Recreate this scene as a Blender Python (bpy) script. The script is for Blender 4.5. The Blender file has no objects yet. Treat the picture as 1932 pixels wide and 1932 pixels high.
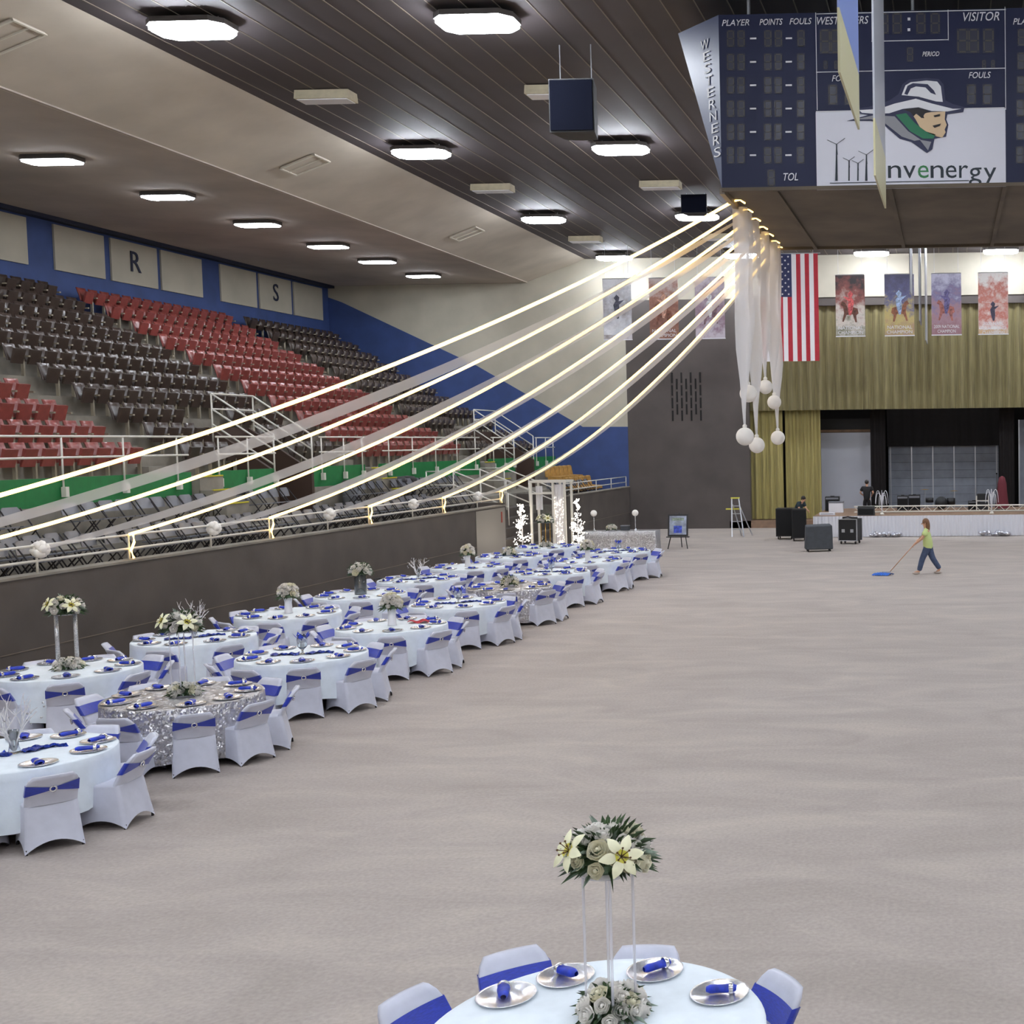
import bpy, bmesh, math, random
from mathutils import Vector, Matrix

random.seed(7)
PI = math.pi
SC = bpy.context.scene
COL = SC.collection

# ------------------------------------------------------------------ camera
EYE = Vector((0.0, 0.0, 3.87))
cam_data = bpy.data.cameras.new('camera')
cam_data.sensor_fit = 'HORIZONTAL'
cam_data.sensor_width = 36.0
cam_data.lens = 2300.0 / 1932.0 * 36.0
cam_data.shift_x = -751.0 / 1932.0          # the frame is the left part of a wider picture
cam_data.clip_start = 0.05
cam_data.clip_end = 300
cam = bpy.data.objects.new('camera', cam_data)
COL.objects.link(cam)
F_PX, ROLL, CX, CY = 2300.0, 0.012, 1717.0, 966.0
_d = Vector(((1790 - CX) / F_PX, (828 - CY) / F_PX, 1.0)).normalized()
_s, _c = math.sin(ROLL), math.cos(ROLL)
_dn = Vector((_s, _c, -(_s * _d.x + _c * _d.y) / _d.z)).normalized()
_x = _dn.cross(_d)
ROWS = (_x, _d, -_dn)                        # world X, Y, Z in camera axes
right = Vector([r.x for r in ROWS]); down = Vector([r.y for r in ROWS]); fwd = Vector([r.z for r in ROWS])
M = Matrix.Identity(4)
for i in range(3):
    M[i][0] = right[i]; M[i][1] = -down[i]; M[i][2] = -fwd[i]; M[i][3] = EYE[i]
cam.matrix_world = M
SC.camera = cam

# ------------------------------------------------------------------ world, exposure
w = bpy.data.worlds.new('hall_air'); SC.world = w; w.use_nodes = True
w.node_tree.nodes['Background'].inputs[0].default_value = (0.75, 0.8, 0.9, 1)
w.node_tree.nodes['Background'].inputs[1].default_value = 0.05
SC.view_settings.view_transform = 'Standard'
SC.view_settings.look = 'None'
SC.view_settings.gamma = 1.0
SC.view_settings.use_curve_mapping = False
SC.view_settings.exposure = 0.2
LAMP_STRENGTH = 40.0

# ------------------------------------------------------------------ materials
def lin(c):
    c = c / 255.0
    return c / 12.92 if c <= 0.04045 else ((c + 0.055) / 1.055) ** 2.4
def rgb(r, g, b): return (lin(r), lin(g), lin(b), 1.0)
MATS = {}
def mat(name, col, rough=0.6, metal=0.0, var=0.0, scale=6.0, bump=0.0, bscale=40.0, spec=None, emit=None, estr=0.0,
        trans=0.0, alpha=1.0, stretch=None, sheen=0.0, nosample=False):
    m = bpy.data.materials.new(name); m.use_nodes = True
    nt = m.node_tree; N = nt.nodes; L = nt.links
    b = N['Principled BSDF']
    b.inputs['Base Color'].default_value = rgb(*col)
    b.inputs['Roughness'].default_value = rough
    b.inputs['Metallic'].default_value = metal
    if spec is not None: b.inputs['Specular IOR Level'].default_value = spec
    if sheen: b.inputs['Sheen Weight'].default_value = sheen
    if trans: b.inputs['Transmission Weight'].default_value = trans
    if alpha < 1: b.inputs['Alpha'].default_value = alpha
    if emit:
        b.inputs['Emission Color'].default_value = rgb(*emit)
        b.inputs['Emission Strength'].default_value = estr
    if var or bump:
        tc = N.new('ShaderNodeTexCoord'); src = tc.outputs['Object']
        if stretch:
            mp = N.new('ShaderNodeMapping'); mp.inputs['Scale'].default_value = stretch
            L.new(src, mp.inputs['Vector']); src = mp.outputs['Vector']
    if var:
        n = N.new('ShaderNodeTexNoise'); n.inputs['Scale'].default_value = scale; n.inputs['Detail'].default_value = 5
        L.new(src, n.inputs['Vector'])
        r = N.new('ShaderNodeValToRGB')
        lo = [max(0, c * (1 - var)) for c in col]; hi = [min(255, c * (1 + var)) for c in col]
        r.color_ramp.elements[0].position = 0.3; r.color_ramp.elements[1].position = 0.7
        r.color_ramp.elements[0].color = rgb(*lo); r.color_ramp.elements[1].color = rgb(*hi)
        L.new(n.outputs['Fac'], r.inputs['Fac']); L.new(r.outputs['Color'], b.inputs['Base Color'])
    if bump:
        n2 = N.new('ShaderNodeTexNoise'); n2.inputs['Scale'].default_value = bscale; n2.inputs['Detail'].default_value = 4
        L.new(src, n2.inputs['Vector'])
        bp = N.new('ShaderNodeBump'); bp.inputs['Strength'].default_value = bump; bp.inputs['Distance'].default_value = 0.02
        L.new(n2.outputs['Fac'], bp.inputs['Height']); L.new(bp.outputs['Normal'], b.inputs['Normal'])
    if nosample: m.cycles.emission_sampling = 'NONE'
    MATS[name] = m
    return m

def floor_material():
    m = bpy.data.materials.new('packed_dirt_floor'); m.use_nodes = True
    nt = m.node_tree; N = nt.nodes; L = nt.links; b = N['Principled BSDF']
    tc = N.new('ShaderNodeTexCoord')
    mp = N.new('ShaderNodeMapping'); mp.inputs['Scale'].default_value = (0.55, 1.3, 1); mp.inputs['Rotation'].default_value = (0, 0, 0.35)
    L.new(tc.outputs['Object'], mp.inputs['Vector'])
    n1 = N.new('ShaderNodeTexNoise'); n1.inputs['Scale'].default_value = 0.9; n1.inputs['Detail'].default_value = 7; n1.inputs['Roughness'].default_value = 0.62; n1.inputs['Distortion'].default_value = 0.8
    L.new(mp.outputs['Vector'], n1.inputs['Vector'])
    r = N.new('ShaderNodeValToRGB'); e = r.color_ramp.elements
    e[0].position = 0.28; e[0].color = rgb(156, 146, 139)
    e[1].position = 0.78; e[1].color = rgb(182, 172, 161)
    k = e.new(0.5); k.color = rgb(166, 156, 149)
    L.new(n1.outputs['Fac'], r.inputs['Fac'])
    n2 = N.new('ShaderNodeTexNoise'); n2.inputs['Scale'].default_value = 26; n2.inputs['Detail'].default_value = 5
    L.new(tc.outputs['Object'], n2.inputs['Vector'])
    mx = N.new('ShaderNodeMix'); mx.data_type = 'RGBA'; mx.blend_type = 'OVERLAY'; mx.inputs[0].default_value = 0.25
    L.new(r.outputs['Color'], mx.inputs[6]); L.new(n2.outputs['Fac'], mx.inputs[7])
    L.new(mx.outputs[2], b.inputs['Base Color'])
    b.inputs['Roughness'].default_value = 0.62; b.inputs['Specular IOR Level'].default_value = 0.3
    bp = N.new('ShaderNodeBump'); bp.inputs['Strength'].default_value = 0.25; bp.inputs['Distance'].default_value = 0.02
    L.new(n2.outputs['Fac'], bp.inputs['Height']); L.new(bp.outputs['Normal'], b.inputs['Normal'])
    MATS['floor'] = m

def sequin_material(name, col, scale):
    m = bpy.data.materials.new(name); m.use_nodes = True
    nt = m.node_tree; N = nt.nodes; L = nt.links; b = N['Principled BSDF']
    tc = N.new('ShaderNodeTexCoord')
    v = N.new('ShaderNodeTexVoronoi'); v.inputs['Scale'].default_value = scale
    L.new(tc.outputs['Object'], v.inputs['Vector'])
    g = N.new('ShaderNodeNewGeometry')
    sub = N.new('ShaderNodeVectorMath'); sub.operation = 'SUBTRACT'; sub.inputs[1].default_value = (0.5, 0.5, 0.5)
    L.new(v.outputs['Color'], sub.inputs[0])
    sc = N.new('ShaderNodeVectorMath'); sc.operation = 'SCALE'; sc.inputs['Scale'].default_value = 1.1
    L.new(sub.outputs[0], sc.inputs[0])
    ad = N.new('ShaderNodeVectorMath'); ad.operation = 'ADD'
    L.new(g.outputs['Normal'], ad.inputs[0]); L.new(sc.outputs[0], ad.inputs[1])
    nm = N.new('ShaderNodeVectorMath'); nm.operation = 'NORMALIZE'; L.new(ad.outputs[0], nm.inputs[0])
    L.new(nm.outputs[0], b.inputs['Normal'])
    b.inputs['Base Color'].default_value = rgb(*col); b.inputs['Metallic'].default_value = 0.75; b.inputs['Roughness'].default_value = 0.28
    MATS[name] = m

floor_material()
sequin_material('silver_sequins', (200, 198, 200), 55)
sequin_material('blue_sequins', (30, 60, 160), 70)
mat('dark_wall', (84, 77, 72), 0.7, var=0.08, scale=1.2, bump=0.1, bscale=20)
mat('back_dark', (82, 75, 72), 0.75, var=0.07, scale=0.8)
mat('beige_wall', (178, 172, 156), 0.75, var=0.04, scale=0.8)
mat('blue_wall', (54, 74, 126), 0.7, var=0.06, scale=1.5)
mat('soffit', (190, 180, 166), 0.7, var=0.05, scale=0.7)
mat('ceiling', (74, 67, 69), 0.75, var=0.06, scale=0.6)
mat('seam', (120, 108, 96), 0.6)
mat('low_ceiling', (182, 171, 161), 0.8, var=0.07, scale=0.5)
mat('concrete', (132, 126, 116), 0.85, var=0.1, scale=2)
mat('green_wall', (20, 116, 58), 0.6, var=0.05)
mat('white_paint', (222, 218, 208), 0.45)
mat('yellow_paint', (196, 186, 40), 0.6)
mat('brown_portal', (66, 48, 38), 0.7)
mat('seat_brown', (66, 54, 48), 0.28, var=0.1)
mat('seat_red', (136, 66, 60), 0.28, var=0.1)
mat('seat_metal', (150, 140, 122), 0.5, metal=0.3)
mat('chair_grey', (128, 130, 138), 0.4, metal=0.4)
mat('chair_dark', (44, 40, 42), 0.5, metal=0.3)
mat('cloth_white', (228, 237, 244), 0.8, var=0.02, scale=8, bump=0.08, bscale=12, sheen=0.2)
mat('spandex', (206, 208, 222), 0.75, var=0.02, scale=10, sheen=0.2)
mat('sash_blue', (28, 52, 168), 0.42, var=0.12, scale=30, stretch=(1, 1, 6), sheen=0.3)
mat('napkin_blue', (28, 56, 182), 0.45, var=0.15, scale=25)
mat('silver', (230, 230, 234), 0.24, metal=0.85)
mat('acrylic', (236, 234, 242), 0.1, alpha=0.42)
mat('glass', (235, 240, 245), 0.05, trans=0.95)
mat('crystal', (206, 206, 214), 0.2, metal=0.35, var=0.25, scale=90, trans=0.3)
mat('rose', (242, 238, 232), 0.6, var=0.05, scale=30)
mat('cream', (240, 235, 212), 0.6, var=0.05, scale=30)
mat('lily', (244, 242, 206), 0.5, var=0.04, scale=20)
mat('lily_heart', (222, 214, 84), 0.5)
mat('anther', (90, 60, 20), 0.7)
mat('leaf', (62, 82, 52), 0.55, var=0.3, scale=14)
mat('leaf_grey', (132, 146, 132), 0.6, var=0.2, scale=14)
mat('branch_white', (224, 222, 224), 0.5, var=0.08, scale=20)
mat('vase_white', (226, 226, 232), 0.3)
mat('gold_rod', (190, 150, 80), 0.3, metal=0.8)
mat('lamp_lens', (255, 255, 255), 0.4, emit=(240, 246, 255), estr=LAMP_STRENGTH)
mat('lamp_glow_band', (255, 255, 255), 0.4, emit=(240, 246, 255), estr=LAMP_STRENGTH * 3.2)
mat('lamp_off', (196, 186, 160), 0.5, var=0.05)
mat('housing', (90, 86, 84), 0.5, metal=0.3)
mat('rope_light', (255, 230, 160), 0.4, emit=(255, 206, 112), estr=5.0, nosample=True)
mat('bulb', (255, 250, 240), 0.4, emit=(255, 244, 228), estr=6.0, nosample=True)
mat('tulle', (236, 232, 230), 0.9, alpha=0.5)
mat('ribbon', (238, 235, 236), 0.8, alpha=0.86)
mat('lantern', (246, 242, 236), 0.85, bump=0.1, bscale=25)
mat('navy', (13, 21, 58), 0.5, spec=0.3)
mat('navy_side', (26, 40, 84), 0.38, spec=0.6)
mat('navy_grille', (14, 17, 30), 0.9, spec=0.1)
mat('board_under', (96, 86, 74), 0.8, var=0.15, scale=0.7)
mat('board_white', (214, 214, 224), 0.5)
mat('letter_white', (222, 222, 226), 0.5)
mat('letter_dark', (30, 42, 52), 0.6)
mat('letter_green', (50, 120, 70), 0.6)
mat('logo_navy', (38, 42, 74), 0.6)
mat('logo_white', (226, 226, 230), 0.6)
mat('logo_grey', (140, 140, 146), 0.6)
mat('logo_green', (34, 112, 78), 0.6)
mat('logo_skin', (214, 186, 150), 0.6)
mat('logo_black', (26, 22, 26), 0.6)
mat('digit', (66, 60, 56), 0.6)
mat('digit_back', (18, 22, 48), 0.4)
mat('gold_curtain', (150, 138, 82), 0.55, var=0.14, scale=3, stretch=(8, 8, 0.3), sheen=0.3)
mat('valance_gold', (112, 103, 66), 0.6, var=0.16, scale=3, stretch=(8, 8, 0.3), sheen=0.2)
mat('black_cloth', (26, 22, 23), 0.9)
mat('stage_wood', (132, 106, 86), 0.7, var=0.1, scale=3)
mat('skirt_white', (214, 214, 220), 0.8)
mat('screen_grey', (206, 210, 222), 0.8)
mat('door_grey', (140, 146, 158), 0.6, var=0.06, scale=2)
mat('black_box', (24, 24, 27), 0.55)
mat('grille', (16, 16, 18), 0.9, bump=0.3, bscale=160)
mat('speaker_grey', (66, 70, 76), 0.7, var=0.06)
mat('aluminium', (190, 192, 198), 0.35, metal=0.7)
mat('sheen_metal', (150, 146, 140), 0.34, metal=0.75)
mat('foil', (216, 216, 224), 0.16, metal=0.95, bump=0.6, bscale=30)
mat('flag_red', (176, 36, 52), 0.7, var=0.05)
mat('flag_white', (232, 228, 230), 0.7)
mat('flag_blue', (38, 44, 84), 0.7)
mat('skin', (206, 158, 130), 0.6)
mat('hair_brown', (120, 84, 58), 0.6, var=0.2, scale=40, stretch=(6, 6, 0.6))
mat('hair_dark', (36, 28, 26), 0.6)
mat('shirt_lime', (206, 222, 150), 0.8)
mat('jeans', (70, 84, 112), 0.8, var=0.1, scale=12)
mat('shirt_black', (28, 26, 28), 0.85)
mat('shirt_teal', (38, 52, 60), 0.85)
mat('maroon', (100, 36, 46), 0.85)
mat('shoe', (190, 176, 166), 0.6)
mat('wood_handle', (196, 150, 118), 0.6)
mat('mop_blue', (36, 92, 180), 0.8, var=0.2, scale=30)
mat('picture', (150, 158, 176), 0.5, var=0.25, scale=4)
mat('picture_blue', (60, 80, 180), 0.5, var=0.3, scale=9)
mat('frame_black', (30, 30, 34), 0.4)
mat('ladder_yellow', (214, 206, 80), 0.5)
mat('mustard', (170, 128, 62), 0.7, var=0.12, scale=6)
mat('bin_grey', (120, 122, 128), 0.6)
mat('bin_lid', (34, 32, 34), 0.6)
mat('vent_frame', (206, 200, 186), 0.5)
mat('vent_dark', (24, 22, 22), 0.9)
mat('red_tape', (160, 60, 44), 0.6, var=0.2, scale=20)
mat('letter_navy', (28, 34, 60), 0.7)
def banner_material(name, cols, scale, seed):
    """soft photographic print: a sky-to-ground range of tones broken up by noise"""
    m = bpy.data.materials.new(name); m.use_nodes = True
    nt = m.node_tree; N = nt.nodes; L = nt.links; b = N['Principled BSDF']
    tc = N.new('ShaderNodeTexCoord'); mp = N.new('ShaderNodeMapping'); mp.inputs['Location'].default_value = (seed * 3.7, seed, seed * 1.3)
    L.new(tc.outputs['Object'], mp.inputs['Vector'])
    n = N.new('ShaderNodeTexNoise'); n.inputs['Scale'].default_value = scale; n.inputs['Detail'].default_value = 8; n.inputs['Roughness'].default_value = 0.68
    L.new(mp.outputs['Vector'], n.inputs['Vector'])
    sp = N.new('ShaderNodeSeparateXYZ'); L.new(tc.outputs['Object'], sp.inputs[0])
    mr = N.new('ShaderNodeMapRange'); mr.inputs['From Max'].default_value = 2.5; L.new(sp.outputs['Z'], mr.inputs['Value'])
    ma = N.new('ShaderNodeMath'); ma.operation = 'MULTIPLY_ADD'; ma.inputs[1].default_value = 1.5
    L.new(n.outputs['Fac'], ma.inputs[0]); sb = N.new('ShaderNodeMath'); sb.operation = 'SUBTRACT'; sb.inputs[1].default_value = 0.75
    L.new(mr.outputs['Result'], sb.inputs[0]); L.new(sb.outputs[0], ma.inputs[2])
    r = N.new('ShaderNodeValToRGB'); e = r.color_ramp.elements
    e[0].position = 0.0; e[0].color = rgb(*cols[0]); e[1].position = 1.0; e[1].color = rgb(*cols[-1])
    for i, c in enumerate(cols[1:-1]):
        k = e.new((i + 1) / (len(cols) - 1)); k.color = rgb(*c)
    L.new(ma.outputs[0], r.inputs['Fac']); L.new(r.outputs['Color'], b.inputs['Base Color']); b.inputs['Roughness'].default_value = 0.5
    MATS[name] = m

# ------------------------------------------------------------------ mesh helpers
class MB:
    def __init__(self): self.v = []; self.f = []; self.mi = []; self.cur = 0
    def add(self, vs, fs):
        o = len(self.v); self.v += [tuple(p) for p in vs]
        for f in fs: self.f.append(tuple(i + o for i in f)); self.mi.append(self.cur)
        return self
    def box(self, c, s, rot=None):
        x, y, z = s[0] / 2, s[1] / 2, s[2] / 2
        ps = [Vector((a, b, d)) for a in (-x, x) for b in (-y, y) for d in (-z, z)]
        if rot is not None: ps = [rot @ p for p in ps]
        c = Vector(c); ps = [p + c for p in ps]
        return self.add(ps, [(0, 1, 3, 2), (4, 6, 7, 5), (0, 4, 5, 1), (2, 3, 7, 6), (0, 2, 6, 4), (1, 5, 7, 3)])
    def hexa(self, b4, t4):
        return self.add(list(b4) + list(t4), [(3, 2, 1, 0), (4, 5, 6, 7), (0, 1, 5, 4), (1, 2, 6, 5), (2, 3, 7, 6), (3, 0, 4, 7)])
    def bar(self, a, b, wx, wy=None):
        a = Vector(a); b = Vector(b); d = b - a; wy = wy or wx
        q = d.to_track_quat('Z', 'Y').to_matrix()
        return self.box((a + b) / 2, (wx, wy, d.length), q)
    def tube(self, pts, r, n=6, cap=True, r1=None):
        pts = [Vector(p) for p in pts]; rings = []; m = len(pts); vs = []
        for i, p in enumerate(pts):
            d = (pts[min(i + 1, m - 1)] - pts[max(i - 1, 0)])
            q = d.to_track_quat('Z', 'Y').to_matrix()
            rr = r if r1 is None else r + (r1 - r) * i / max(1, m - 1)
            for k in range(n):
                a = 2 * PI * k / n; vs.append(p + q @ Vector((rr * math.cos(a), rr * math.sin(a), 0)))
        fs = [(i * n + k, i * n + (k + 1) % n, (i + 1) * n + (k + 1) % n, (i + 1) * n + k) for i in range(m - 1) for k in range(n)]
        if cap: fs += [tuple(range(n - 1, -1, -1)), tuple((m - 1) * n + k for k in range(n))]
        return self.add(vs, fs)
    def lathe(self, prof, n=16, c=(0, 0, 0), fn=None):
        vs = []
        for j, (r, z) in enumerate(prof):
            for k in range(n):
                a = 2 * PI * k / n; rr, zz = (r, z) if fn is None else fn(r, z, a, j)
                vs.append((c[0] + rr * math.cos(a), c[1] + rr * math.sin(a), c[2] + zz))
        fs = [(j * n + k, j * n + (k + 1) % n, (j + 1) * n + (k + 1) % n, (j + 1) * n + k) for j in range(len(prof) - 1) for k in range(n)]
        return self.add(vs, fs)
    def disc(self, c, r, n=16, up=True):
        vs = [(c[0] + r * math.cos(2 * PI * k / n), c[1] + r * math.sin(2 * PI * k / n), c[2]) for k in range(n)]
        return self.add(vs, [tuple(range(n)) if up else tuple(range(n - 1, -1, -1))])
    def grid(self, fn, nu, nv):
        vs = [fn(i / nu, j / nv) for j in range(nv + 1) for i in range(nu + 1)]
        fs = [(j * (nu + 1) + i, j * (nu + 1) + i + 1, (j + 1) * (nu + 1) + i + 1, (j + 1) * (nu + 1) + i) for j in range(nv) for i in range(nu)]
        return self.add(vs, fs)
    def sphere(self, c, r, nu=10, nv=6, sq=(1, 1, 1)):
        prof = [(r * math.sin(PI * j / nv), -r * math.cos(PI * j / nv)) for j in range(nv + 1)]
        vs = []
        for (rr, z) in prof:
            for k in range(nu):
                a = 2 * PI * k / nu; vs.append((c[0] + sq[0] * rr * math.cos(a), c[1] + sq[1] * rr * math.sin(a), c[2] + sq[2] * z))
        fs = [(j * nu + k, j * nu + (k + 1) % nu, (j + 1) * nu + (k + 1) % nu, (j + 1) * nu + k) for j in range(nv) for k in range(nu)]
        return self.add(vs, fs)
    def prism(self, poly, axis, a, b):
        """poly of 2-D points extruded from a to b along axis (0 x, 1 y, 2 z)."""
        def p3(q, t):
            if axis == 0: return (t, q[0], q[1])
            if axis == 1: return (q[0], t, q[1])
            return (q[0], q[1], t)
        n = len(poly)
        vs = [p3(q, a) for q in poly] + [p3(q, b) for q in poly]
        return self.add(vs, [tuple(range(n - 1, -1, -1)), tuple(range(n, 2 * n))] + [(i, (i + 1) % n, n + (i + 1) % n, n + i) for i in range(n)])
    def mesh(self, name, mats, smooth=False):
        me = bpy.data.meshes.new(name); me.from_pydata(self.v, [], self.f)
        if isinstance(mats, str): mats = [mats]
        for m in mats: me.materials.append(MATS[m])
        if len(mats) > 1: me.polygons.foreach_set('material_index', self.mi)
        if smooth: me.polygons.foreach_set('use_smooth', [True] * len(me.polygons))
        bm = bmesh.new(); bm.from_mesh(me); bmesh.ops.remove_doubles(bm, verts=bm.verts, dist=1e-5)
        bmesh.ops.recalc_face_normals(bm, faces=bm.faces); bm.to_mesh(me); bm.free()
        me.update(); return me
    def build(self, name, mats, parent=None, smooth=False, loc=None, label=None):
        return obj(name, self.mesh(name, mats, smooth), parent, loc, label)

def obj(name, me, parent=None, loc=None, label=None):
    o = bpy.data.objects.new(name, me); COL.objects.link(o)
    if parent is not None: o.parent = parent
    if loc is not None: o.location = loc
    if label: o['label'] = label
    return o
def tag(o, label, cat, group=None, kind=None):
    if label: o['label'] = label
    if cat: o['category'] = cat
    if group: o['group'] = group
    if kind: o['kind'] = kind
    return o
def thing(name, label, cat, loc=(0, 0, 0), rz=0.0, group=None):
    o = bpy.data.objects.new(name, None); COL.objects.link(o)
    o.location = loc; o.rotation_euler = (0, 0, rz); o.empty_display_size = 0.2
    return tag(o, label, cat, group)
def struct(o):
    o['kind'] = 'structure'; return o
def copy_tree(o, parent=None):
    c = o.copy(); COL.objects.link(c)
    if parent is not None: c.parent = parent
    for ch in list(o.children): copy_tree(ch, c)
    return c
class Proto:
    """builds a thing once, then hands out copies"""
    def __init__(self, maker): self.maker = maker; self.first = None; self.used = False
    def put(self, loc, rz=0.0, label=None, group=None, scale=None):
        if self.first is None: self.first = self.maker(); o = self.first
        else: o = copy_tree(self.first)
        o.location = loc; o.rotation_euler = (0, 0, rz)
        if scale: o.scale = (scale,) * 3
        if label: o['label'] = label
        if group: o['group'] = group
        return o
def mesh_from(o):
    dg = bpy.context.evaluated_depsgraph_get()
    me = bpy.data.meshes.new_from_object(o.evaluated_get(dg))
    bpy.data.objects.remove(o); return me
def text_mesh(s, size, m, ext=0.004, shear=0.0, align='CENTER', width=None):
    c = bpy.data.curves.new('lettering', 'FONT'); c.body = s; c.size = size; c.extrude = ext; c.shear = shear
    c.align_x = align; c.align_y = 'CENTER'; c.resolution_u = 3
    o = bpy.data.objects.new('lettering', c); COL.objects.link(o)
    me = mesh_from(o); me.materials.clear(); me.materials.append(MATS[m])
    if width:
        xs = [v.co.x for v in me.vertices]; k = width / max(1e-6, max(xs) - min(xs))
        for v in me.vertices: v.co.x *= k
    return me
def skin_mesh(verts, edges, radii, m, sub=2, root=0):
    me = bpy.data.meshes.new('skin'); me.from_pydata(verts, edges, [])
    o = bpy.data.objects.new('skin', me); COL.objects.link(o)
    md = o.modifiers.new('s', 'SKIN'); md.use_smooth_shade = True
    for i, r in enumerate(radii):
        me.skin_vertices[0].data[i].radius = r if isinstance(r, tuple) else (r, r)
        me.skin_vertices[0].data[i].use_root = (i == root)
    sb = o.modifiers.new('b', 'SUBSURF'); sb.levels = sub; sb.render_levels = sub
    out = mesh_from(o); out.materials.clear(); out.materials.append(MATS[m])
    out.polygons.foreach_set('use_smooth', [True] * len(out.polygons)); return out

# ================================================================== THE SETTING
XW, YB, YR = -14.28, 54.0, -14.0          # floor-side wall, stage wall, wall behind the camera
XR = 13.1                                  # floor-side wall across the arena
CEIL, LOWC = 12.0, 11.0
WALL_H = 1.9
XG = -17.7                                 # green front wall of the upper stand
XBACK = -27.6                              # rear wall of the stand
GAP0, GAP1 = 38.75, 45.1                   # entrance gap in the floor-side wall

struct(MB().box((-0.6, (YB + YR) / 2 + 6, -0.1), (62, YB - YR + 14, 0.2)).build('floor', 'floor'))

# main ceiling with its seams
c_ = struct(MB().box((-0.6, (YB + YR) / 2, CEIL + 0.1), (31.0, YB - YR, 0.2)).build('ceiling', 'ceiling'))
me = MB().box((0, 0, 0), (0.022, YB - YR, 0.012)).mesh('seam_strip', 'seam')
x = -15.6
while x < 14.6:
    obj('seam_strip', me, c_, (x, (YB + YR) / 2, CEIL - 0.006)); x += 0.61
def side(mx):
    """one long side of the hall; mx(x) mirrors it for the far side"""
    s = 'left' if mx(-1) < 0 else 'right'
    def q(b, name, m, par=None):
        o = b.build(name, m, par)
        return struct(o) if par is None else o
    # slanted soffit and the lower ceiling above the stand
    poly = [(mx(-16.0), CEIL), (mx(-18.7), LOWC), (mx(-18.7), LOWC + 0.15), (mx(-16.0), CEIL + 0.15)]
    sf = q(MB().prism(poly, 1, YR, YB), 'trim_1' if s == 'left' else 'trim_2', 'soffit')
    q(MB().box((mx(-23.3), (YB + YR) / 2, LOWC + 0.08), (9.4, YB - YR, 0.15)), 'ceiling_stand_' + s, 'low_ceiling')
    # rear wall of the stand
    rw = q(MB().box((mx(XBACK - 0.1), (YB + YR) / 2, LOWC / 2), (0.2, YB - YR, LOWC)), 'wall_stand_' + s, 'blue_wall')
    return sf, rw
soff, rearwall = side(lambda x: x)
side(lambda x: -1.2 - x)

# stepped stand, left
NROW = 11; TREAD = 0.845; RISE = 0.4875
X0 = -18.42                                # back of the first row of seats
P1 = (31.3, 33.2); P2 = (48.9, 51.2)       # the two portals
def row_x(r): return X0 - TREAD * r
def row_z(r): return 3.2 + RISE * r
stand = struct(MB().box((-23.0, 20.0, 1.55), (9.2, 68, 3.1)).build('stand_left_base', 'concrete')) if False else None
def tread_spans(r):
    xs = (row_x(r) - 0.32, row_x(r) + TREAD - 0.32)
    spans = [(YR, YB)]
    if r <= 1: spans = [(YR, P1[0]), (P1[1], P2[0]), (P2[1], YB)]
    return xs, spans
root = None
for r in range(NROW):
    xs, spans = tread_spans(r)
    z1 = row_z(r); x1 = xs[1] if r else XG
    lo = xs[0] if r < NROW - 1 else XBACK
    for (a, b) in spans:
        o = MB().box(((lo + x1) / 2, (a + b) / 2, (z1 + 2.0) / 2), (abs(x1 - lo), b - a, z1 - 2.0)).build('floor_stand' if root is None else 'tread', 'concrete', root)
        if root is None: root = struct(o)
stand = root

# green front wall of the stand, cut by the portals
GTOP = 3.31
spans = [(YR, 27.75), (28.75, P1[0]), (P1[1], 36.2), (37.3, 45.2), (46.3, P2[0]), (P2[1], YB)]
gw = None
for (a, b) in spans:
    o = MB().box((XG + 0.06, (a + b) / 2, (GTOP + 2.75) / 2), (0.12, b - a, GTOP - 2.75)).build('wall_green' if gw is None else 'wall_section', 'green_wall', gw)
    if gw is None: gw = struct(o)
    MB().box((XG + 0.07, (a + b) / 2, 2.38), (0.16, b - a, 0.74)).build('plinth', 'concrete', gw)
# portals: brown side walls, lintel and back
for n, (a, b) in enumerate((P1, P2)):
    t = MB().box((-19.45, (a + b) / 2, 3.2), (0.3, b - a, 2.4)).build('door_%d' % (n + 1), 'brown_portal'); struct(t)
    for y in (a + 0.06, b - 0.06):
        MB().prism([(XG + 0.13, 1.4), (XG + 0.13, 3.2), (-19.3, 4.4), (-19.3, 1.4)], 1, y - 0.06, y + 0.06).build('side_wall', 'brown_portal', t)
    MB().box((-18.5, (a + b) / 2, 2.0), (1.6, b - a, 0.1)).build('threshold', 'concrete', t)
# steps through the rail, yellow nosed
def aisle_steps(y0, y1):
    for k in range(3):
        o = MB().box((XG + 0.14 + 0.3 * k, (y0 + y1) / 2, (3.2 - 0.32 * k + 1.6) / 2), (0.32, y1 - y0, 3.2 - 0.32 * k - 1.6)).build('step', 'concrete', stand)
        MB().box((XG + 0.29 + 0.3 * k, (y0 + y1) / 2, 3.2 - 0.32 * k + 0.004), (0.05, y1 - y0 - 0.04, 0.03)).build('yellow_nosing', 'yellow_paint', stand)
for a, b in ((27.78, 28.7), (36.25, 37.25), (45.25, 46.25)): aisle_steps(a, b)
me = MB().box((0, 0, 0), (0.3, 0.92, 0.22)).mesh('aisle_step', 'concrete')
for yc in (28.0, 36.75, 45.75):
    for r in range(1, NROW):
        obj('aisle_step', me, stand, (row_x(r) + 0.68, yc, row_z(r) - 0.35))
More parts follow.
